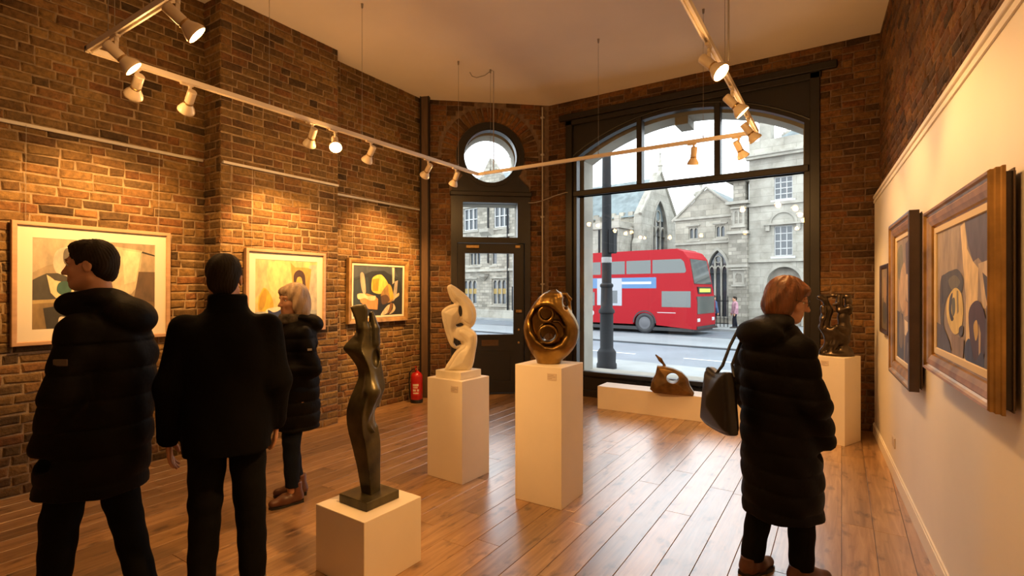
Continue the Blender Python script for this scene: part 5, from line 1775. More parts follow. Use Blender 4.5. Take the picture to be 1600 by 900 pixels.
M_black = cloth('black_nylon', (0.0042, 0.0034, 0.0036), 0.62, 0.05)
M_black2 = cloth('black_wool', (0.0022, 0.0019, 0.0018), 0.85, 0.05)
M_navy = cloth('navy_denim', (0.007, 0.010, 0.018), 0.85, 0.05)
M_dktrs = cloth('black_trouser', (0.0045, 0.0045, 0.0045), 0.85, 0.05)
M_brownleather = pmat('brown_leather', (0.10, 0.036, 0.018), 0.4, var=0.3, scale=14)
M_blackleather = pmat('black_leather', (0.010, 0.008, 0.007), 0.4)
M_hairdark = pmat('dark_hair', (0.012, 0.0075, 0.005), 0.75, spec=0.25, var=0.4, scale=30, stretch=(1, 1, 0.2))
M_hairauburn = pmat('auburn_hair', (0.15, 0.052, 0.016), 0.45, var=0.5, scale=34, stretch=(1, 1, 0.2))
M_hairgrey = pmat('ash_blonde_hair', (0.40, 0.29, 0.19), 0.5, var=0.35, scale=34, stretch=(1, 1, 0.2))

# man walking to the left in a hooded quilted jacket (his left arm is nearest)
r1, c1, T1 = person('man in black quilted jacket with hood, leftmost, turned towards the big painting', -2.06, 2.56, (-1.0, -0.05), 1.845,
    (0.0, 0.04, 0.30, -0.06, 0.0),
    [(0.62, 0.0, 0.035, 0.205, 0.24), (0.78, 0.0, 0.01, 0.215, 0.225), (0.95, 0.0, -0.015, 0.215, 0.21), (1.15, 0.0, -0.04, 0.21, 0.20), (1.30, 0.0, -0.055, 0.205, 0.185), (1.41, 0.0, -0.055, 0.175, 0.15), (1.48, 0.0, -0.03, 0.125, 0.12),
     (1.54, 0, 0.0, 0.09, 0.095)],
    [(v3(-0.175, -0.03, 1.41), v3(-0.250, -0.02, 1.12), v3(-0.178, 0.10, 0.89), v3(0.55, 0.35, -0.5)), (v3(0.175, -0.04, 1.41), v3(0.245, -0.02, 1.12), v3(0.22, 0.13, 0.88), v3(-0.15, 0.35, -0.9))],
    [(-0.09, 0.16, (-0.1, 1)), (0.09, -0.16, (0.1, 1))], M_black, M_dktrs, M_blackleather, M_hairdark, quilt=(0.135, 0.014, 1.36),
    hood=[((0, -0.15, 1.475), (0.135, 0.115, 0.090), 0.5), ((0, -0.04, 1.555), (0.12, 0.11, 0.060), 0.25), ((-0.07, 0.06, 1.535), (0.055, 0.09, 0.062), -0.1), ((0.07, 0.06, 1.535), (0.055, 0.09, 0.062), -0.1)],
    sleeve=(0.080, 0.078, 0.068), hips=(0, 0.0), coat_name='quilted_jacket')
MB().box(-0.292, -0.284, -0.075, -0.015, 1.265, 1.295, ch=0.002).obj('sleeve_badge', pmat('badge_grey', (0.10, 0.07, 0.05), 0.5), c1)

# man seen from behind
r2, c2, T2 = person('man in plain black coat seen from behind, between quilted jacket man and grey-haired woman', -1.478, 2.67, (-0.46, 0.89), 1.783,
    (-0.015, 0.01, -0.10, 0.04, 0.0),
    [(0.77, 0.0, 0.0, 0.205, 0.15), (0.90, 0.0, -0.01, 0.205, 0.15), (1.10, 0.0, -0.01, 0.20, 0.145), (1.28, 0.0, -0.015, 0.21, 0.145), (1.39, 0.0, -0.015, 0.19, 0.125), (1.46, 0.0, -0.01, 0.135, 0.105), (1.52, 0, 0.0, 0.085, 0.085)],
    [(v3(-0.185, 0.0, 1.405), v3(-0.252, -0.01, 1.12), v3(-0.268, 0.07, 0.87), v3(0.05, 0.15, -1)), (v3(0.185, 0.0, 1.405), v3(0.232, -0.04, 1.12), v3(0.235, 0.05, 0.91), v3(-0.05, 0.2, -1))],
    [(-0.12, 0.03, (-0.15, 1)), (0.12, 0.0, (0.15, 1))], M_black2, M_dktrs, M_blackleather, M_hairdark, collar=(0, -0.005, 1.535, 0.074, 0.030, 0.018),
    sleeve=(0.075, 0.064, 0.052), leg_r=(0.095, 0.078, 0.062), hips=(0, 0), sleeve_end=0.0)

# woman with grey-blonde hair beyond them
r3, c3, T3 = person('woman with ash blonde bob and long black quilted coat, facing left by the brick wall', -1.66, 3.94, (-0.80, -0.60), 1.645,
    (0.0, 0.02, 0.28, -0.05, 0.0),
    [(0.55, 0.0, 0.0, 0.175, 0.175), (0.75, 0.0, 0.0, 0.18, 0.175), (0.95, 0.0, 0.0, 0.18, 0.165), (1.12, 0.0, 0.0, 0.17, 0.15), (1.24, 0.0, -0.01, 0.175, 0.145), (1.32, 0.0, -0.01, 0.14, 0.115), (1.38, 0, 0.0, 0.085, 0.085)],
    [(v3(-0.155, -0.01, 1.27), v3(-0.215, -0.06, 1.02), v3(-0.12, 0.16, 1.00), v3(0.7, 0.6, 0.0)), (v3(0.155, -0.01, 1.27), v3(0.215, -0.04, 1.02), v3(0.11, 0.16, 1.0), v3(-0.7, 0.6, 0.05))],
    [(-0.07, 0.04, (-0.1, 1)), (0.08, -0.03, (0.35, 1))], M_black, M_navy, M_brownleather, M_hairgrey, female=True, quilt=(0.095, 0.012, 1.28), hair='long',
    hood=[((0, -0.12, 1.345), (0.125, 0.085, 0.07), 0.4), ((0, -0.05, 1.385), (0.115, 0.10, 0.042), 0.3)], sleeve=(0.066, 0.064, 0.054), leg_r=(0.082, 0.062, 0.050), boot=0.09, coat_name='quilted_coat')
sf = Field((-0.14, -0.12, 1.20), (0.14, 0.2, 1.46), 0.006)
def _scarf(X, Y, Z):
    q = np.sqrt(X ** 2 + ((Y - 0.02) * 0.95) ** 2) - 0.074
    return np.sqrt(q * q + np.maximum(np.abs(Z - 1.385) - 0.020, 0) ** 2) - 0.020
sf.fn(_scarf, (-0.12, -0.1, 1.33), (0.12, 0.14, 1.44), 0)
sf.chain([v3(0.01, 0.085, 1.375), v3(0.02, 0.125, 1.31), v3(0.02, 0.14, 1.24)], [0.035, 0.032, 0.03], 0.02)
sf.obj('scarf', pmat('grey_scarf', (0.09, 0.075, 0.055), 0.9, var=0.8, scale=22), r3)
MB().box(-0.252, -0.245, -0.05, -0.02, 1.16, 1.175).obj('sleeve_badge', M_rail, c3)

# woman with auburn hair on the right
F4 = (0.93, 0.37)
r4, c4, T4 = person('woman with auburn bob in long black quilted coat, rightmost, shoulder bag behind her', 1.484, 2.86, F4, 1.667,
    (0.0, 0.075, -0.90, -0.25, 0.0),
    [(0.36, 0.0, 0.03, 0.195, 0.205), (0.55, 0.0, 0.025, 0.20, 0.205), (0.80, 0.0, 0.01, 0.20, 0.195), (1.00, 0.0, -0.005, 0.19, 0.18), (1.15, 0.0, -0.02, 0.185, 0.17), (1.27, 0.0, -0.03, 0.18, 0.155), (1.35, 0.0, -0.02, 0.145, 0.125),
     (1.41, 0, 0.0, 0.09, 0.09)],
    [(v3(-0.16, -0.02, 1.29), v3(-0.22, -0.05, 1.02), v3(-0.20, 0.12, 0.80), v3(0.2, 0.5, -0.8)), (v3(0.16, -0.02, 1.29), v3(0.222, 0.0, 1.01), v3(0.182, 0.12, 0.82), v3(-0.6, 0.3, -0.5))],
    [(-0.09, -0.10, (-0.1, 1)), (0.09, 0.07, (0.25, 1))], M_black, M_dktrs, M_brownleather, M_hairauburn, female=True, quilt=(0.105, 0.013, 1.28), hair='bob',
    hood=[((0, -0.145, 1.365), (0.14, 0.085, 0.080), 0.45), ((0, -0.06, 1.42), (0.125, 0.11, 0.045), 0.3)], sleeve=(0.072, 0.070, 0.060), leg_r=(0.088, 0.072, 0.060), coat_name='quilted_coat')
# glasses on her face
gl = MB()
for sx in (-1, 1):
    ring_ = [T4 @ Vector((sx * 0.034 + 0.021 * math.cos(a), 0.106 - 0.15 * (0.034 + 0.021 * math.cos(a)) ** 1 * 0.5, 0.0 + 0.017 * math.sin(a))) for a in [2 * PI * i / 16 for i in range(17)]]
    gl.path(ring_, 0.0016, 5)
    gl.path([T4 @ Vector((sx * 0.056, 0.100, 0.004)), T4 @ Vector((sx * 0.082, 0.03, 0.006)), T4 @ Vector((sx * 0.080, -0.01, 0.0))], 0.0016, 5)
gl.path([T4 @ Vector((-0.013, 0.106, 0.002)), T4 @ Vector((0.013, 0.106, 0.002))], 0.0016, 5)
gl.obj('spectacles', M_blk, r4, smooth=True)

# her shoulder bag
bag = empty('shoulder_bag', W(1.165, 2.89, 0.82), heading(*F4), 'black leather shoulder bag hanging behind the woman with auburn hair', 'bag')
Bf = Field((-0.20, -0.20, -0.03), (0.20, 0.20, 0.40), 0.006)
Bf.poly(blobf((-0.16, 0.06), (-0.14, 0.005), (0.0, -0.01), (0.14, 0.0), (0.155, 0.05), (0.115, 0.30), (0.09, 0.335), (0.0, 0.318), (-0.09, 0.338), (-0.115, 0.30)), -0.03, 0.03, 0.02, bulge=0.14)
Bf.obj('body', M_blackleather, bag, rz=-0.25)
inv = Matrix.Rotation(-heading(*F4), 4, 'Z')
def bl(p):
    return inv @ (Vector(p) - W(1.165, 2.89, 0.82))
rw = r4.location
def r4w(x, y, z):
    return Matrix.Translation(rw) @ Matrix.Rotation(heading(*F4), 4, 'Z') @ Vector((x, y, z))
for dy in (-0.035, 0.035):
    MB().path([Vector((0.04 + dy * 1.4, dy * 0.6, 0.30)), bl(r4w(-0.13, -0.24 + dy, 1.18)), bl(r4w(-0.13, -0.185 + dy, 1.29)), bl(r4w(-0.13, -0.13 + dy, 1.37)), bl(r4w(-0.13, -0.05 + dy, 1.385)), bl(r4w(-0.13, 0.03 + dy, 1.36))], 0.009, 8).obj('strap', M_blackleather, bag, smooth=True)
MB().tube((0.06, -0.05, 0.285), (0.06, -0.03, 0.285), 0.008).obj('buckle', M_wire, bag)


# ------------------------------------------------------------------ street
def sbox(name, u0, u1, v0, v1, z0, z1, mat, parent=None):
    o = MB().box(u0, u1, v0, v1, z0, z1).obj(name, mat, parent)
    if parent is None:
        o.rotation_euler = (0, 0, SA)
    return o


RZ, PZ = -0.45, -0.33
tag(sbox('road', -90, 60, -6, 60, RZ - 0.3, RZ, M_asphalt), kind='structure')
tag(sbox('pavement', -90, 60, -3, 12.9, RZ - 0.01, PZ, M_pave), kind='structure')
tag(sbox('far_pavement', -90, 60, 26.4, 60, RZ - 0.01, PZ, M_pave), kind='structure')
o = MB().box(-60, 30, 18.3, 18.5, RZ, RZ + 0.05).obj('kerb_line', M_kerb); o.rotation_euler = (0, 0, SA); tag(o, kind='structure')
o = MB().box(-60, 30, 18.5, 22.2, RZ - 0.01, RZ + 0.045).obj('raised_lane', pmat('lane_grey', (0.1728, 0.1920, 0.2048), 0.7, var=0.12, scale=0.8)); o.rotation_euler = (0, 0, SA); tag(o, kind='structure')
o = MB().box(-60, 30, 22.2, 22.32, RZ - 0.01, RZ + 0.05).obj('kerb_line', M_kerb); o.rotation_euler = (0, 0, SA); tag(o, kind='structure')
for i in range(12):
    u = -26 + i * 4.0
    o = MB().box(u, u + 2.4, 15.15, 15.28, RZ + 0.002, RZ + 0.008).obj('road_marking', M_mark)
    o.rotation_euler = (0, 0, SA)
    tag(o, 'white dash painted along the middle of the road', 'road marking', 'white lane dashes')

# lamp post with a signal box
lp = empty('lamp_post', W(2.36, 12.8, PZ), SA, 'dark ringed cast-iron lamp post on the near pavement', 'lamp post')
MB().lathe([(0.25, 0.0), (0.25, 0.10), (0.225, 0.14), (0.235, 0.40), (0.20, 0.45), (0.165, 0.50), (0.165, 1.35), (0.20, 1.38), (0.20, 1.44), (0.15, 1.50), (0.14, 2.0), (0.165, 2.03), (0.165, 2.08), (0.12, 2.12), (0.115, 4.2), (0.10, 7.5), (0.09, 8.0)], 20).obj('column', M_iron, lp, smooth=True)
MB().lathe([(0.122, 2.62), (0.128, 2.63), (0.128, 2.75), (0.122, 2.76)], 20).obj('sign_band', pmat('grey_band', (0.2560, 0.2560, 0.2560), 0.6), lp)
MB().box(0.10, 0.24, -0.10, 0.10, 2.85, 3.45, ch=0.02).box(0.05, 0.12, -0.03, 0.03, 2.95, 3.0).box(0.05, 0.12, -0.03, 0.03, 3.3, 3.35).obj('signal_box', M_iron, lp)
MB().path([(0, 0, 7.9), (0, 0.2, 8.4), (0, 0.8, 8.7), (0, 1.4, 8.7)], 0.05, 8).obj('bracket', M_iron, lp, smooth=True)
MB().lathe([(0.0, 8.35), (0.18, 8.4), (0.22, 8.6), (0.1, 8.72), (0.0, 8.74)], 16, M=Matrix.Translation((0, 1.5, 0))).obj('lantern', M_rail, lp, smooth=True)

# ------------------------------------------------------------------ bus
M_busred = pmat('bus_red', (0.30, 0.004, 0.010), 0.55, spec=0.2)
M_busdk = pmat('bus_shadow_trim', (0.02, 0.02, 0.022), 0.5)  # near-black of underframe, wheels, arches and bumper
M_busglass = pmat('bus_glass', (0.0640, 0.0736, 0.0704), 0.08, spec=0.8)
bus = empty('bus', S(-13.75, 24.25, RZ), SA, 'red double-decker bus passing the shop window', 'bus')
BL, BW, BH = 5.25, 1.25, 3.98
prof = [(-BL, 0.28), (BL - 0.02, 0.28), (BL, 0.5), (BL, 1.5), (BL - 0.12, 2.2), (BL - 0.38, 3.55), (BL - 0.62, 3.86), (BL - 0.95, BH), (-BL + 0.5, BH), (-BL + 0.15, 3.85), (-BL, 3.5)]
WHX = (2.75, -3.0)
def notch(pr):
    out = [pr[0]]
    for cx in sorted(WHX):
        out += [(cx - 0.60 * math.cos(a), 0.28 + 0.02 + 0.60 * math.sin(a) * 0.95 + 0.12) for a in [PI * i / 10 for i in range(11)]]
    # keep sill level outside the arches
    return out + pr[1:]
MB().plate(notch(prof), [], -BW, BW).obj('body', M_busred, bus)
MB().plate([(x, z + (0.012 if z > 3.8 else 0)) for x, z in [(-BL + 0.4, BH - 0.16), (BL - 0.85, BH - 0.14), (BL - 0.9, BH), (-BL + 0.5, BH)]], [], -BW + 0.1, BW - 0.1).obj('roof_panel', pmat('bus_roof', (0.34, 0.02, 0.028), 0.6, spec=0.2), bus)
MB().box(-BL + 0.05, BL - 0.1, -BW + 0.06, BW - 0.06, 0.16, 0.32).obj('underframe', M_busdk, bus)
for s_ in (-1, 1):
    y = s_ * (BW + 0.006)
    ya, yb_ = min(y, y - s_ * 0.02), max(y, y - s_ * 0.02)
    n = 7
    for i in range(n):
        a = -BL + 0.25 + i * 1.36; b = a + 1.27
        if i == n - 1:
            MB().plate([(a, 2.86), (b + 0.30, 2.86), (b + 0.36, 2.95), (b + 0.26, 3.36), (b + 0.12, 3.50), (a, 3.50)], [], ya, yb_).obj('upper_window', M_busglass, bus)
        else:
            MB().plate(rect(a, b, 2.86, 3.50), [], ya, yb_).obj('upper_window', M_busglass, bus)
    for (a, b) in ((-4.9, -3.9), (-3.8, -2.6), (-2.5, -1.3), (-1.2, 0.0), (3.62, 5.0)):
        MB().plate(rect(a, b, 1.28, 1.97 if a < 3 else 2.02), [], ya, yb_).obj('lower_window', M_busglass, bus)
    ad_ = MB().plate(rect(-4.9, 3.35, 2.16, 2.68), [], ya, yb_).obj('advert_panel', pmat('advert_blue', (0.0640, 0.1600, 0.3200), 0.4), bus)
    MB().plate(rect(-4.6, -1.2, 2.36, 2.48), [], min(y, y + s_ * 0.004), max(y, y + s_ * 0.004)).plate(rect(1.5, 3.1, 2.36, 2.48), [], min(y, y + s_ * 0.004), max(y, y + s_ * 0.004)).obj('advert_band', M_mark, ad_)
    MB().plate(rect(0.15, 1.55, 1.30, 2.66), [], min(y, y + s_ * 0.006), max(y, y + s_ * 0.006)).obj('advert_poster', pmat('advert_pale', (0.3200, 0.3328, 0.3712), 0.4), bus)
    MB().plate(rect(0.40, 1.30, 1.42, 2.05), [], min(y, y + s_ * 0.012), max(y, y + s_ * 0.012)).obj('poster_picture', M_dkglass, bus)
    MB().plate([(-0.45 + 0.42 * math.cos(2 * PI * i / 24), 0.90 + 0.22 * math.sin(2 * PI * i / 24)) for i in range(24)], [], min(y, y + s_ * 0.006), max(y, y + s_ * 0.006)).obj('white_roundel', M_mark, bus)
    MB().plate(rect(3.4, 4.3, 1.0, 1.03), [], ya, yb_).obj('side_strip', M_mark, bus)
    for cx in WHX:
        w = MB().lathe([(0.0, 0.0), (0.20, 0.0), (0.28, 0.03), (0.33, 0.0), (0.46, 0.0), (0.50, 0.03), (0.50, 0.26), (0.0, 0.26)], 28, M=Matrix.Translation((cx, s_ * (BW - 0.02), 0.50)) @ Matrix.Rotation(s_ * PI / 2, 4, 'X')).obj('wheel', M_busdk, bus, smooth=True)
        MB().lathe([(0.0, -0.012), (0.18, -0.012), (0.26, 0.012), (0.30, 0.0)], 20, M=Matrix.Translation((cx, s_ * (BW - 0.02), 0.50)) @ Matrix.Rotation(s_ * PI / 2, 4, 'X')).obj('hub_cap', pmat('hub_grey', (0.10, 0.10, 0.11), 0.5), w, smooth=True)
        MB().plate(arc(cx, 0.50, 0.60, 0, PI, 14) + arc(cx, 0.50, 0.54, PI, 0, 14), [], min(y, y + s_ * 0.006), max(y, y + s_ * 0.006)).obj('wheel_arch', M_busdk, bus)
# front screens follow the rake of the nose
Mf = lambda: None
MB().add([(BL - 0.145, -1.12, 2.36), (BL - 0.145, 1.12, 2.36), (BL - 0.375, 1.05, 3.50), (BL - 0.375, -1.05, 3.50), (BL - 0.12, -1.12, 2.36), (BL - 0.12, 1.12, 2.36), (BL - 0.35, 1.05, 3.50), (BL - 0.35, -1.05, 3.50)],
         [(4, 5, 6, 7), (0, 3, 2, 1), (0, 4, 7, 3), (1, 2, 6, 5), (3, 7, 6, 2), (0, 1, 5, 4)]).obj('upper_screen', M_busglass, bus)
MB().box(BL - 0.06, BL + 0.012, -1.12, 1.12, 0.98, 1.78).obj('windscreen', M_busglass, bus)
MB().box(BL - 0.13, BL - 0.045, -0.85, 0.85, 1.90, 2.22).obj('destination_display', pmat('display', (0.02, 0.02, 0.02), 0.3), bus)
MB().box(BL - 0.05, BL - 0.040, -0.7, 0.7, 1.98, 2.14).obj('display_dots', pmat('display_lit', (0.5, 0.6, 0.05), 0.4, emit=((0.6, 0.75, 0.08), 1.2)), bus)
for y in (-0.95, 0.95):
    MB().box(BL - 0.02, BL + 0.02, y - 0.16, y + 0.16, 0.62, 0.78, ch=0.015).obj('headlight', M_mark, bus)
MB().box(BL - 0.02, BL + 0.015, -1.15, 1.15, 0.30, 0.42).obj('bumper', M_busdk, bus)

# ------------------------------------------------------------------ buildings across the street
def frame_bars(m, x0, x1, z0, z1, nx, nz, y0, y1, t=0.04):
    for i in range(1, nx):
        x = x0 + (x1 - x0) * i / nx
        m.box(x - t / 2, x + t / 2, y0, y1, z0, z1)
    for j in range(1, nz):
        z = z0 + (z1 - z0) * j / nz
        m.box(x0, x1, y0, y1, z - t / 2, z + t / 2)


def sash(b, x0, x1, z0, z1, nx=3, nz=4, y=0.0, sill=True):
    w = MB().plate(rect(x0 - 0.06, x1 + 0.06, z0 - 0.06, z1 + 0.06), [rect(x0 + 0.05, x1 - 0.05, z0 + 0.05, z1 - 0.05)], y + 0.10, y + 0.2)
    frame_bars(w, x0, x1, z0, z1, nx, nz, y + 0.12, y + 0.17, 0.045)
    o = w.obj('window', M_sash, b)
    MB().box(x0, x1, y + 0.155, y + 0.165, z0, z1).obj('pane', M_dkglass, o)
    if sill:
        MB().box(x0 - 0.15, x1 + 0.15, y - 0.08, y + 0.1, z0 - 0.14, z0 - 0.03).obj('sill', M_sash, o)


def lights(b, x0, x1, z0, z1, n, y=0.0, transom=False, head=True, mat=None):
    """stone mullioned window of n arched lights"""
    g = 0.07
    wl = (x1 - x0 - g * (n + 1)) / n
    holes = []
    for i in range(n):
        a = x0 + g + i * (wl + g)
        if head:
            holes.append(pointed(a, a + wl, z0 + g, z1 - g - wl * 0.7, z1 - g, 5))
        else:
            holes.append(rect(a, a + wl, z0 + g, z1 - g))
    w = MB().plate(rect(x0 - 0.05, x1 + 0.05, z0 - 0.05, z1 + 0.05), holes, y + 0.08, y + 0.24)
    if transom:
        w.box(x0, x1, y + 0.10, y + 0.2, (z0 + z1) / 2 - 0.03, (z0 + z1) / 2 + 0.03)
    o = w.obj('window', mat or M_trim, b)
    MB().box(x0, x1, y + 0.20, y + 0.22, z0, z1).obj('pane', M_dkglass, o)
    MB().box(x0 - 0.12, x1 + 0.12, y - 0.07, y + 0.02, z1 + 0.06, z1 + 0.14).box(x0 - 0.12, x1 + 0.12, y - 0.05, y + 0.02, z0 - 0.16, z0 - 0.06).obj('hood_mould', M_trim, o)


def gothic(b, x0, x1, z0, zs, zt, n=3, y=0.0, M=None):
    """traceried pointed window"""
    m = MB()
    m.plate(pointed(x0 - 0.16, x1 + 0.16, z0 - 0.1, zs, zt + 0.2), [pointed(x0, x1, z0, zs, zt)], y - 0.08, y + 0.25, M)
    wl = (x1 - x0) / n
    for i in range(1, n):
        x = x0 + i * wl
        m.box(x - 0.05, x + 0.05, y + 0.08, y + 0.2, z0, zs + (zt - zs) * (0.55 if n > 2 else 0.4), M)
    for i in range(n):
        a = x0 + i * wl
        m.plate(pointed(a, a + wl, zs - 0.25, zs - 0.1, zs + wl * 0.6, 5), [pointed(a + 0.06, a + wl - 0.06, zs - 0.25 + 1e-3, zs - 0.1, zs + wl * 0.6 - 0.08, 5)], y + 0.08, y + 0.2, M)
    r = (x1 - x0) * 0.16
    zc = zs + (zt - zs) * 0.52
    m.plate(circle((x0 + x1) / 2, zc, r + 0.05, 14), [circle((x0 + x1) / 2, zc, r, 14)], y + 0.08, y + 0.2, M)
    o = m.obj('window', M_trim, b)
    MB().plate(pointed(x0, x1, z0, zs, zt), [], y + 0.21, y + 0.23, M).obj('pane', M_dkglass, o)


def battlement(b, x0, x1, y0, y1, z, n, h=0.35, mat=None):
    w = (x1 - x0) / (2 * n - 1)
    for i in range(n):
        MB().box(x0 + 2 * i * w, x0 + (2 * i + 1) * w, y0, y1, z, z + h).obj('merlon', mat or M_stone, b)


def bldg(u, v, label, name='building'):
    return empty(name, S(u, v, PZ), SA, label, 'building')


def gable_roof(b, x0, x1, y0, y1, ze, zr, along='x', mat=None, over=0.15, name='roof'):
    if along == 'x':
        yc = (y0 + y1) / 2
        v = [(x0 - over, y0 - over, ze), (x1 + over, y0 - over, ze), (x1 + over, y1 + over, ze), (x0 - over, y1 + over, ze), (x0 - over, yc, zr), (x1 + over, yc, zr)]
        f = [(0, 1, 5, 4), (2, 3, 4, 5), (1, 2, 5), (3, 0, 4), (0, 3, 2, 1)]
    else:
        xc = (x0 + x1) / 2
        v = [(x0 - over, y0 - over, ze), (x1 + over, y0 - over, ze), (x1 + over, y1 + over, ze), (x0 - over, y1 + over, ze), (xc, y0 - over, zr), (xc, y1 + over, zr)]
        f = [(0, 1, 4), (2, 3, 5), (1, 2, 5, 4), (3, 0, 4, 5), (0, 3, 2, 1)]
    return MB().add(v, f).obj(name, mat or M_slate, b)


def chimney(b, x, y, z0, z1, w=0.5, d=0.5, pots=2):
    c = MB().box(x - w / 2, x + w / 2, y - d / 2, y + d / 2, z0, z1).box(x - w / 2 - 0.07, x + w / 2 + 0.07, y - d / 2 - 0.07, y + d / 2 + 0.07, z1 - 0.3, z1 - 0.12).obj('chimney', M_trim, b)
    for i in range(pots):
        px = x + (i - (pots - 1) / 2) * w * 0.45
        MB().lathe([(0.10, z1), (0.09, z1 + 0.35), (0.12, z1 + 0.37), (0.12, z1 + 0.45)], 10, M=Matrix.Translation((px, y, 0))).obj('chimney_pot', M_rail, c)


# classical house on the right (local x = u + 8.45)
G = 0.33                      # pavement level below the room floor
b = bldg(-8.45, 31.0, 'pale classical stone house with white sash windows, right of the turret')
WN = [rect(1.30, 2.22, 6.60 + G, 7.85 + G), rect(1.30, 2.22, 3.50 + G, 5.15 + G), rect(4.2, 5.1, 6.6 + G, 7.85 + G), rect(4.2, 5.1, 3.5 + G, 5.15 + G)]
AR = [round_top(0.95, 2.65, 0.0 + 0.02, 2.05 + G), round_top(3.9, 5.5, 0.02, 2.05 + G)]
MB().plate(rect(0, 8, 0, 9.2 + G), WN + AR, 0, 0.5).box(0, 8, 0.5, 9, 0, 9.2 + G).obj('wall', M_stone2, b)
for (x0, x1, z0, z1) in ((1.30, 2.22, 6.60, 7.85), (1.30, 2.22, 3.50, 5.15), (4.2, 5.1, 6.6, 7.85), (4.2, 5.1, 3.5, 5.15)):
    sash(b, x0, x1, z0 + G, z1 + G)
for x0, x1 in ((1.05, 2.47), (3.95, 5.35)):
    a = arc((x0 + x1) / 2, 5.28 + G, (x1 - x0) / 2, 0, PI, 12)
    a2 = arc((x0 + x1) / 2, 5.28 + G, (x1 - x0) / 2 - 0.12, PI, 0, 12)
    MB().plate(a + a2, [], -0.09, 0.02).obj('arch_moulding', M_trim, b)
    MB().box(x0 - 0.25, x1 + 0.25, -0.22, 0.02, 5.20 + G, 5.30 + G).box(x0 - 0.15, x0 + 0.05, -0.16, 0.02, 4.9 + G, 5.2 + G).box(x1 - 0.05, x1 + 0.15, -0.16, 0.02, 4.9 + G, 5.2 + G).obj('hood_shelf', M_trim, b)
for x0, x1 in ((0.95, 2.65), (3.9, 5.5)):
    MB().plate(round_top(x0, x1, 0.02, 2.05 + G), [], 0.32, 0.36).obj('doorway_panel', pmat('weathered_boarding', (0.2560, 0.2304, 0.1920), 0.8, var=0.2, scale=3), b)
    MB().plate(round_top(x0 - 0.16, x1 + 0.16, 0.02, 2.05 + G), [round_top(x0, x1, 0.021, 2.05 + G)], -0.06, 0.02).obj('arch_moulding', M_trim, b)
for z, p in ((6.32, 0.12), (3.18, 0.14), (8.95, 0.32)):
    MB().box(-0.1, 8.1, -p, 0.02, z + G, z + G + 0.16).obj('string_course', M_trim, b)
MB().box(-0.15, 8.1, -0.4, 0.1, 9.1 + G, 9.25 + G).box(0, 8, 0.0, 0.35, 9.25 + G, 10.0 + G).obj('parapet', M_stone2, b)
MB().add([(0.9, 0.6, 9.9 + G), (8, 0.6, 9.9 + G), (8, 8, 9.9 + G), (0.9, 8, 9.9 + G), (3.2, 3.5, 12.0 + G), (7, 3.5, 12.0 + G)], [(0, 1, 5, 4), (1, 2, 5), (2, 3, 4, 5), (3, 0, 4), (0, 3, 2, 1)]).obj('roof', M_slate, b)
chimney(b, 0.55, 1.6, 9.2, 12.0, 0.6, 0.9, 2)
chimney(b, 1.7, 2.2, 9.2, 11.1, 0.7, 0.7, 2)

# octagonal-looking turret left of it
b = bldg(-9.0, 30.6, 'narrow tiered stone turret between gabled range and classical house', 'turret')
MB().box(-0.45, 0.55, 0, 1.2, 0, 4.9 + G).box(-0.35, 0.45, 0.1, 1.1, 4.9 + G, 6.6 + G).box(-0.25, 0.38, 0.2, 1.0, 6.6 + G, 7.9 + G).obj('shaft', M_rubble, b)
for z, e in ((3.0, 0.1), (4.9, 0.12), (6.6, 0.14), (7.9, 0.1)):
    MB().box(-0.45 - e, 0.5 + e, -e, 1.2, z + G - 0.08, z + G + 0.08).obj('string_course', M_trim, b)
lights(b, -0.2, 0.35, 5.35 + G, 6.2 + G, 2, y=-0.02)
lights(b, -0.15, 0.35, 2.0 + G, 3.9 - 1.2 + G, 1, y=-0.1)
battlement(b, -0.35, 0.45, 0.1, 0.3, 7.9 + G, 3, 0.3, M_trim)

# gabled range in the middle (local x = u + 14.6)
b = bldg(-14.6, 31.3, 'low gabled stone range with pointed arches behind the bus')
W2 = [rect(2.55, 3.15, 4.75 + G, 5.5 + G), rect(4.15, 4.75, 4.75 + G, 5.5 + G)]
A2 = [pointed(1.95, 2.95, 0.4, 2.9 + G, 4.0 + G), pointed(3.75, 4.85, 0.4, 2.9 + G, 4.05 + G)]
MB().plate(rect(1.72, 6.0, 0, 6.0 + G), W2 + A2, 0, 0.45).box(1.72, 6.0, 0.45, 5, 0, 6.0 + G).obj('wall', M_stone, b)
MB().plate([(1.7, 6.0 + G), (5.7, 6.0 + G), (3.65, 7.75 + G)], [], 0.0, 0.5).obj('gable', M_stone, b)
gable_roof(b, 1.7, 5.7, 0.45, 6, 5.95 + G, 7.85 + G, 'y')
MB().path([(1.55, -0.05, 5.95 + G), (3.65, -0.05, 7.85 + G), (5.85, -0.05, 5.95 + G)], 0.09, 6).obj('coping', M_trim, b)
for x0 in (2.55, 4.15):
    lights(b, x0, x0 + 0.6, 4.75 + G, 5.5 + G, 2)
for (x0, x1) in ((1.95, 2.95), (3.75, 4.85)):
    gothic(b, x0, x1, 0.4, 2.9 + G, 4.0 + G, 3, 0.02)
for z in (4.42, 5.95):
    MB().box(1.7, 6.02, -0.12, 0.02, z + G, z + G + 0.13).obj('string_course', M_trim, b)
chimney(b, 2.1, 3.4, 6.0, 8.6, 0.6, 0.6, 1)
chimney(b, 2.7, 4.2, 6.0, 8.3, 0.5, 0.5, 1)

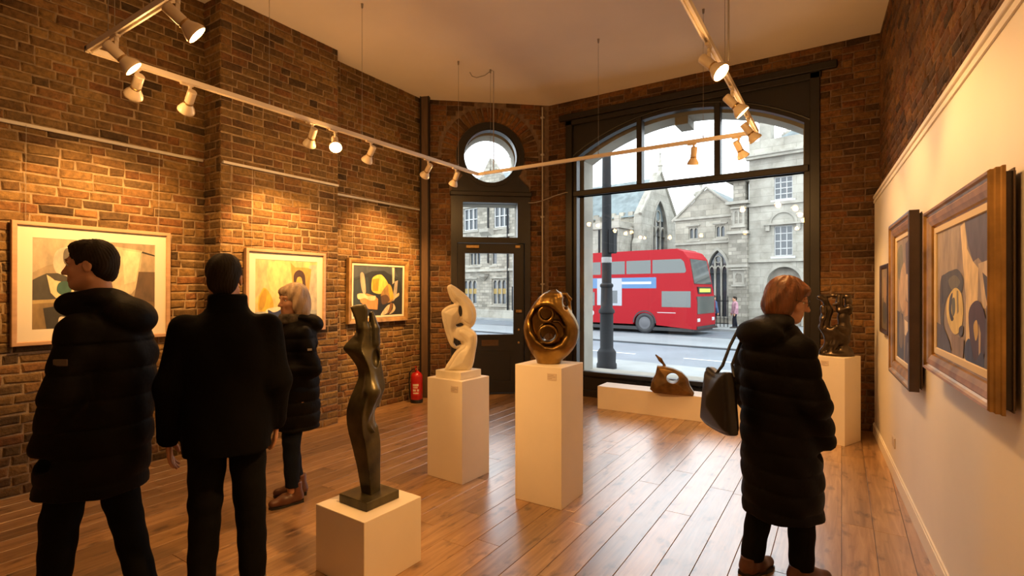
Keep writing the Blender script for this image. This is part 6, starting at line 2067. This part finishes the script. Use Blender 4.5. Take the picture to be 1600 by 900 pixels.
# chapel: ridge along the street, gable end with the tall traceried window turned to the right
b = bldg(-15.0, 31.0, 'steep-roofed chapel with tall gothic window in its gable end', 'chapel')
EZ, RZZ = 6.5 + G, 9.45 + G
MB().box(-6.2, -0.3, 0, 5.4, 0, EZ).obj('wall', M_stone, b)
gable_roof(b, -6.2, -0.35, 0, 5.4, EZ - 0.05, RZZ - 0.05, 'x', over=0.2)
Mg = Matrix.Translation((-0.3, 0, 0)) @ Matrix.Rotation(PI / 2, 4, 'Z')     # plate x -> +y, plate y -> -x
gw = (1.55, 3.85, 2.2, 5.6 + G, 7.8 + G)
MB().plate([(-0.25, 0), (5.65, 0), (5.65, EZ + 0.1), (2.7, RZZ + 0.35), (-0.25, EZ + 0.1)], [pointed(*gw)], -0.35, 0.15, Mg).obj('gable_end', M_stone2, b)
gothic(b, *gw, 3, -0.3, Mg)
MB().path([(0.05, -0.35, EZ + 0.05), (0.05, 2.7, RZZ + 0.42), (0.05, 5.75, EZ + 0.05)], 0.13, 6).obj('coping', M_trim, b)
MB().lathe([(0.16, RZZ + 0.3), (0.14, RZZ + 0.7), (0.2, RZZ + 0.75), (0.10, RZZ + 0.95), (0.04, RZZ + 1.5), (0.09, RZZ + 1.56), (0.0, RZZ + 1.75)], 8, M=Matrix.Translation((0.05, 2.7, 0))).obj('finial', M_trim, b)
MB().box(-0.5, 0.1, -0.45, 0.1, 0, EZ - 1.8).add([(-0.5, -0.45, EZ - 1.8), (0.1, -0.45, EZ - 1.8), (0.1, 0.1, EZ - 1.8), (-0.5, 0.1, EZ - 1.8), (-0.5, 0.1, EZ - 1.0), (0.1, 0.1, EZ - 1.0)],
    [(0, 1, 5, 4), (1, 2, 5), (3, 0, 4)]).obj('buttress', M_stone2, b)
battlement(b, -6.2, -0.6, -0.12, 0.2, EZ - 0.1, 9, 0.4)

# lower aisle in front with a battlemented parapet
b = bldg(-17.3, 29.0, 'battlemented stone aisle block projecting in front of the chapel')
LN = [pointed(0.80, 1.10, 3.4 + G, 5.0 + G, 5.4 + G)]
MB().plate(rect(-2.0, 1.7, 0, 6.0 + G), LN, 0, 0.4).box(-2.0, 1.7, 0.4, 1.75, 0, 6.0 + G).obj('wall', M_stone2, b)
gothic(b, 0.80, 1.10, 3.4 + G, 5.0 + G, 5.4 + G, 1, 0.02)
MB().box(-2.05, 1.8, -0.12, 0.02, 5.55 + G, 5.70 + G).box(1.7, 1.82, -0.1, 1.75, 5.55 + G, 5.70 + G).obj('string_course', M_trim, b)
battlement(b, -2.0, 1.7, 0.0, 0.3, 6.0 + G, 6)
MB().tube((0.35, -0.1, 0.2), (0.35, -0.1, 5.5 + G), 0.06, n=8).obj('drain_pipe', M_iron, b)
MB().tube((1.5, -0.1, 0.2), (1.5, -0.1, 5.2 + G), 0.06, n=8).box(1.4, 1.6, -0.2, 0.0, 5.1 + G, 5.4 + G).obj('drain_pipe', M_iron, b)

# buttressed bay with pinnacle
b = bldg(-20.6, 28.4, 'pinnacled gothic bay with carved niche at the left edge of the shop window', 'bay')
MB().box(-0.95, 0.9, 0.4, 2.4, 0, 7.2 + G).box(-0.9, 0.2, 0, 0.6, 0, 8.4 + G).obj('wall', M_rubble, b)
MB().add([(0.2, 0.3, 7.2 + G), (0.9, 0.3, 6.0 + G), (0.9, 0.3, 7.2 + G), (0.2, 0.6, 7.2 + G), (0.9, 0.6, 6.0 + G), (0.9, 0.6, 7.2 + G)], [(0, 1, 2), (3, 5, 4), (0, 3, 4, 1)]).obj('weathering', M_trim, b)
MB().box(-0.95, 0.3, -0.12, 0.6, 8.2 + G, 8.45 + G).box(-0.88, 0.15, -0.05, 0.6, 8.45 + G, 9.2 + G).box(-0.96, 0.35, -0.15, 0.65, 9.2 + G, 9.4 + G).obj('carved_stage', M_trim, b)
MB().lathe([(0.5, 9.4 + G), (0.45, 9.9 + G), (0.25, 10.6 + G), (0.28, 10.7 + G), (0.05, 11.8 + G), (0.1, 11.9 + G), (0, 12.1 + G)], 8, M=Matrix.Translation((-0.4, 0.3, 0))).obj('pinnacle', M_trim, b)
MB().plate(pointed(-0.75, -0.05, 4.2 + G, 5.6 + G, 6.2 + G), [pointed(-0.62, -0.18, 4.35 + G, 5.55 + G, 6.0 + G)], -0.12, 0.02).obj('niche_surround', M_trim, b)
MB().plate(pointed(-0.62, -0.18, 4.35 + G, 5.55 + G, 6.0 + G), [], -0.02, -0.005).obj('niche', M_lead, b)
for z in (3.4, 6.9):
    MB().box(-0.96, 0.95, -0.1, 0.42, z + G, z + G + 0.15).obj('string_course', M_trim, b)
lights(b, 0.35, 0.8, 3.9 + G, 5.2 + G, 1, y=0.36)

# stone front seen through the door (local x = u + 33)
b = bldg(-33.0, 28.6, 'rubble stone front with mullioned windows seen through the street door')
ups = [(4.0, 5.5), (7.2, 8.7), (10.0, 11.2)]
los = [(3.9, 5.4), (7.0, 8.4)]
mids = [(4.6, 5.8), (6.9, 7.5), (9.2, 9.9)]
holes = [rect(a, c, 6.3 + G, 8.0 + G) for a, c in ups] + [rect(a, c, 3.55 + G, 4.55 + G) for a, c in mids] + [rect(a, c, 0.55 + G, 2.45 + G) for a, c in los] + [rect(8.95, 9.75, 0.1, 1.9 + G)]
MB().plate(rect(-4, 11.4, 0, 9.4 + G), holes, 0, 0.4).box(-4, 11.4, 0.4, 6, 0, 9.4 + G).obj('wall', M_rubble, b)
for a, c in ups: lights(b, a, c, 6.3 + G, 8.0 + G, 3, transom=True, head=False, mat=M_sash)
for a, c in mids: lights(b, a, c, 3.55 + G, 4.55 + G, 3 if c - a > 1 else 1, head=False)
for a, c in los:
    lights(b, a, c, 0.55 + G, 2.45 + G, 3)
    MB().box(a, c, 0.14, 0.15, 1.35 + G, 1.75 + G).obj('lit_blind', pmat('amber_blind', (0.2880, 0.1920, 0.0512), 0.6), b)  # blind in one plain amber colour
MB().plate(rect(8.95, 9.75, 0.1, 1.9 + G), [rect(9.05, 9.65, 0.15, 1.8 + G)], 0.0, 0.3).box(9.05, 9.65, 0.2, 0.26, 0.1, 1.85 + G).obj('side_door', M_iron, b)
for z, p in ((5.55, 0.14), (3.05, 0.14), (9.2, 0.25)):
    MB().box(-4, 11.45, -p, 0.02, z + G, z + G + 0.18).obj('string_course', M_trim, b)
MB().add([(6.0, 0, 5.6 + G), (7.2, 0, 5.6 + G), (7.2, 0, 6.2 + G), (6.0, 0, 6.2 + G), (6.15, -0.5, 6.0 + G), (7.05, -0.5, 6.0 + G), (7.05, -0.5, 6.25 + G), (6.15, -0.5, 6.25 + G)],
         [(0, 4, 7, 3), (1, 2, 6, 5), (4, 5, 6, 7), (0, 1, 5, 4), (3, 7, 6, 2)]).obj('corbel', M_trim, b)
MB().tube((8.65, -0.1, 0.1), (8.65, -0.1, 9.0 + G), 0.07, n=8).obj('drain_pipe', M_iron, b)
MB().tube((6.7, -0.1, 4.0), (6.7, -0.1, 9.0 + G), 0.06, n=8).obj('drain_pipe', M_iron, b)
MB().lathe([(0.05, 2.35 + G), (0.4, 2.65 + G), (0.45, 2.8 + G), (0.5, 2.85 + G)], 8, M=Matrix.Translation((6.25, -0.05, 0))).obj('carved_bracket', M_trim, b)
gable_roof(b, -4, 11.4, 0, 6, 9.4 + G, 11.2 + G, 'x')
MB().plate([(5.2, 9.4 + G), (8.4, 9.4 + G), (6.8, 11.6 + G)], [], 0, 0.5).obj('gable', M_rubble, b)
chimney(b, 8.6, 1.2, 9.4, 12.2, 0.9, 0.8, 3)
MB().box(-4, 11.4, -1.6, -1.2, 0, 0.55).obj('front_wall', M_stone2, b)

# iron railings before the gabled range
rl = empty('railings', S(-10.6, 28.2, PZ), SA, 'black iron railings in front of the gabled range', 'railings')
MB().box(-1.9, 1.9, -0.02, 0.02, 1.35, 1.40).box(-1.9, 1.9, -0.02, 0.02, 0.15, 0.20).obj('rail', M_iron, rl)
for i in range(20):
    x = -1.85 + i * 0.195
    MB().tube((x, 0, 0), (x, 0, 1.55), 0.022, n=6).tube((x, 0, 1.55), (x, 0, 1.7), 0.035, 0.0, n=6, caps=False).obj('bar', M_iron, rl)

# two passers-by on the far pavement
def walker(label, u, v, H, cmat, lmat, face):
    p = S(u, v)
    l = p.x * CT + p.y * ST; d = -p.x * ST + p.y * CT
    r, c, T = person(label, l, d, face, H, (0, 0.02, 0, 0, 0),
        [(0.44 * H, 0, 0, 0.20, 0.15), (0.6 * H, 0, 0, 0.20, 0.15), (0.75 * H, 0, 0, 0.21, 0.14), (0.81 * H, 0, 0, 0.17, 0.11), (0.85 * H, 0, 0, 0.09, 0.08)],
        [(v3(-0.19, 0, 0.78 * H), v3(-0.25, 0, 0.62 * H), v3(-0.24, 0.08, 0.49 * H), v3(0, 0.2, -1)), (v3(0.19, 0, 0.78 * H), v3(0.25, 0, 0.62 * H), v3(0.24, 0.08, 0.49 * H), v3(0, 0.2, -1))],
        [(-0.09, 0.10, (0, 1)), (0.09, -0.1, (0, 1))], cmat, lmat, M_blackleather, M_hairdark, res=0.012, eyes=False, groups='passers-by across the street')
    r.location.z = PZ
walker('passer-by in blue coat on the far pavement beside the bus', -9.15, 27.2, 1.68, cloth('blue_coat', (0.0640, 0.1024, 0.1920)), M_navy, (1, 0.2))
walker('passer-by in pink top on the far pavement, right of the blue coat', -8.2, 27.6, 1.62, cloth('pink_top', (0.3520, 0.1920, 0.2304)), M_navy, (-1, 0.1))
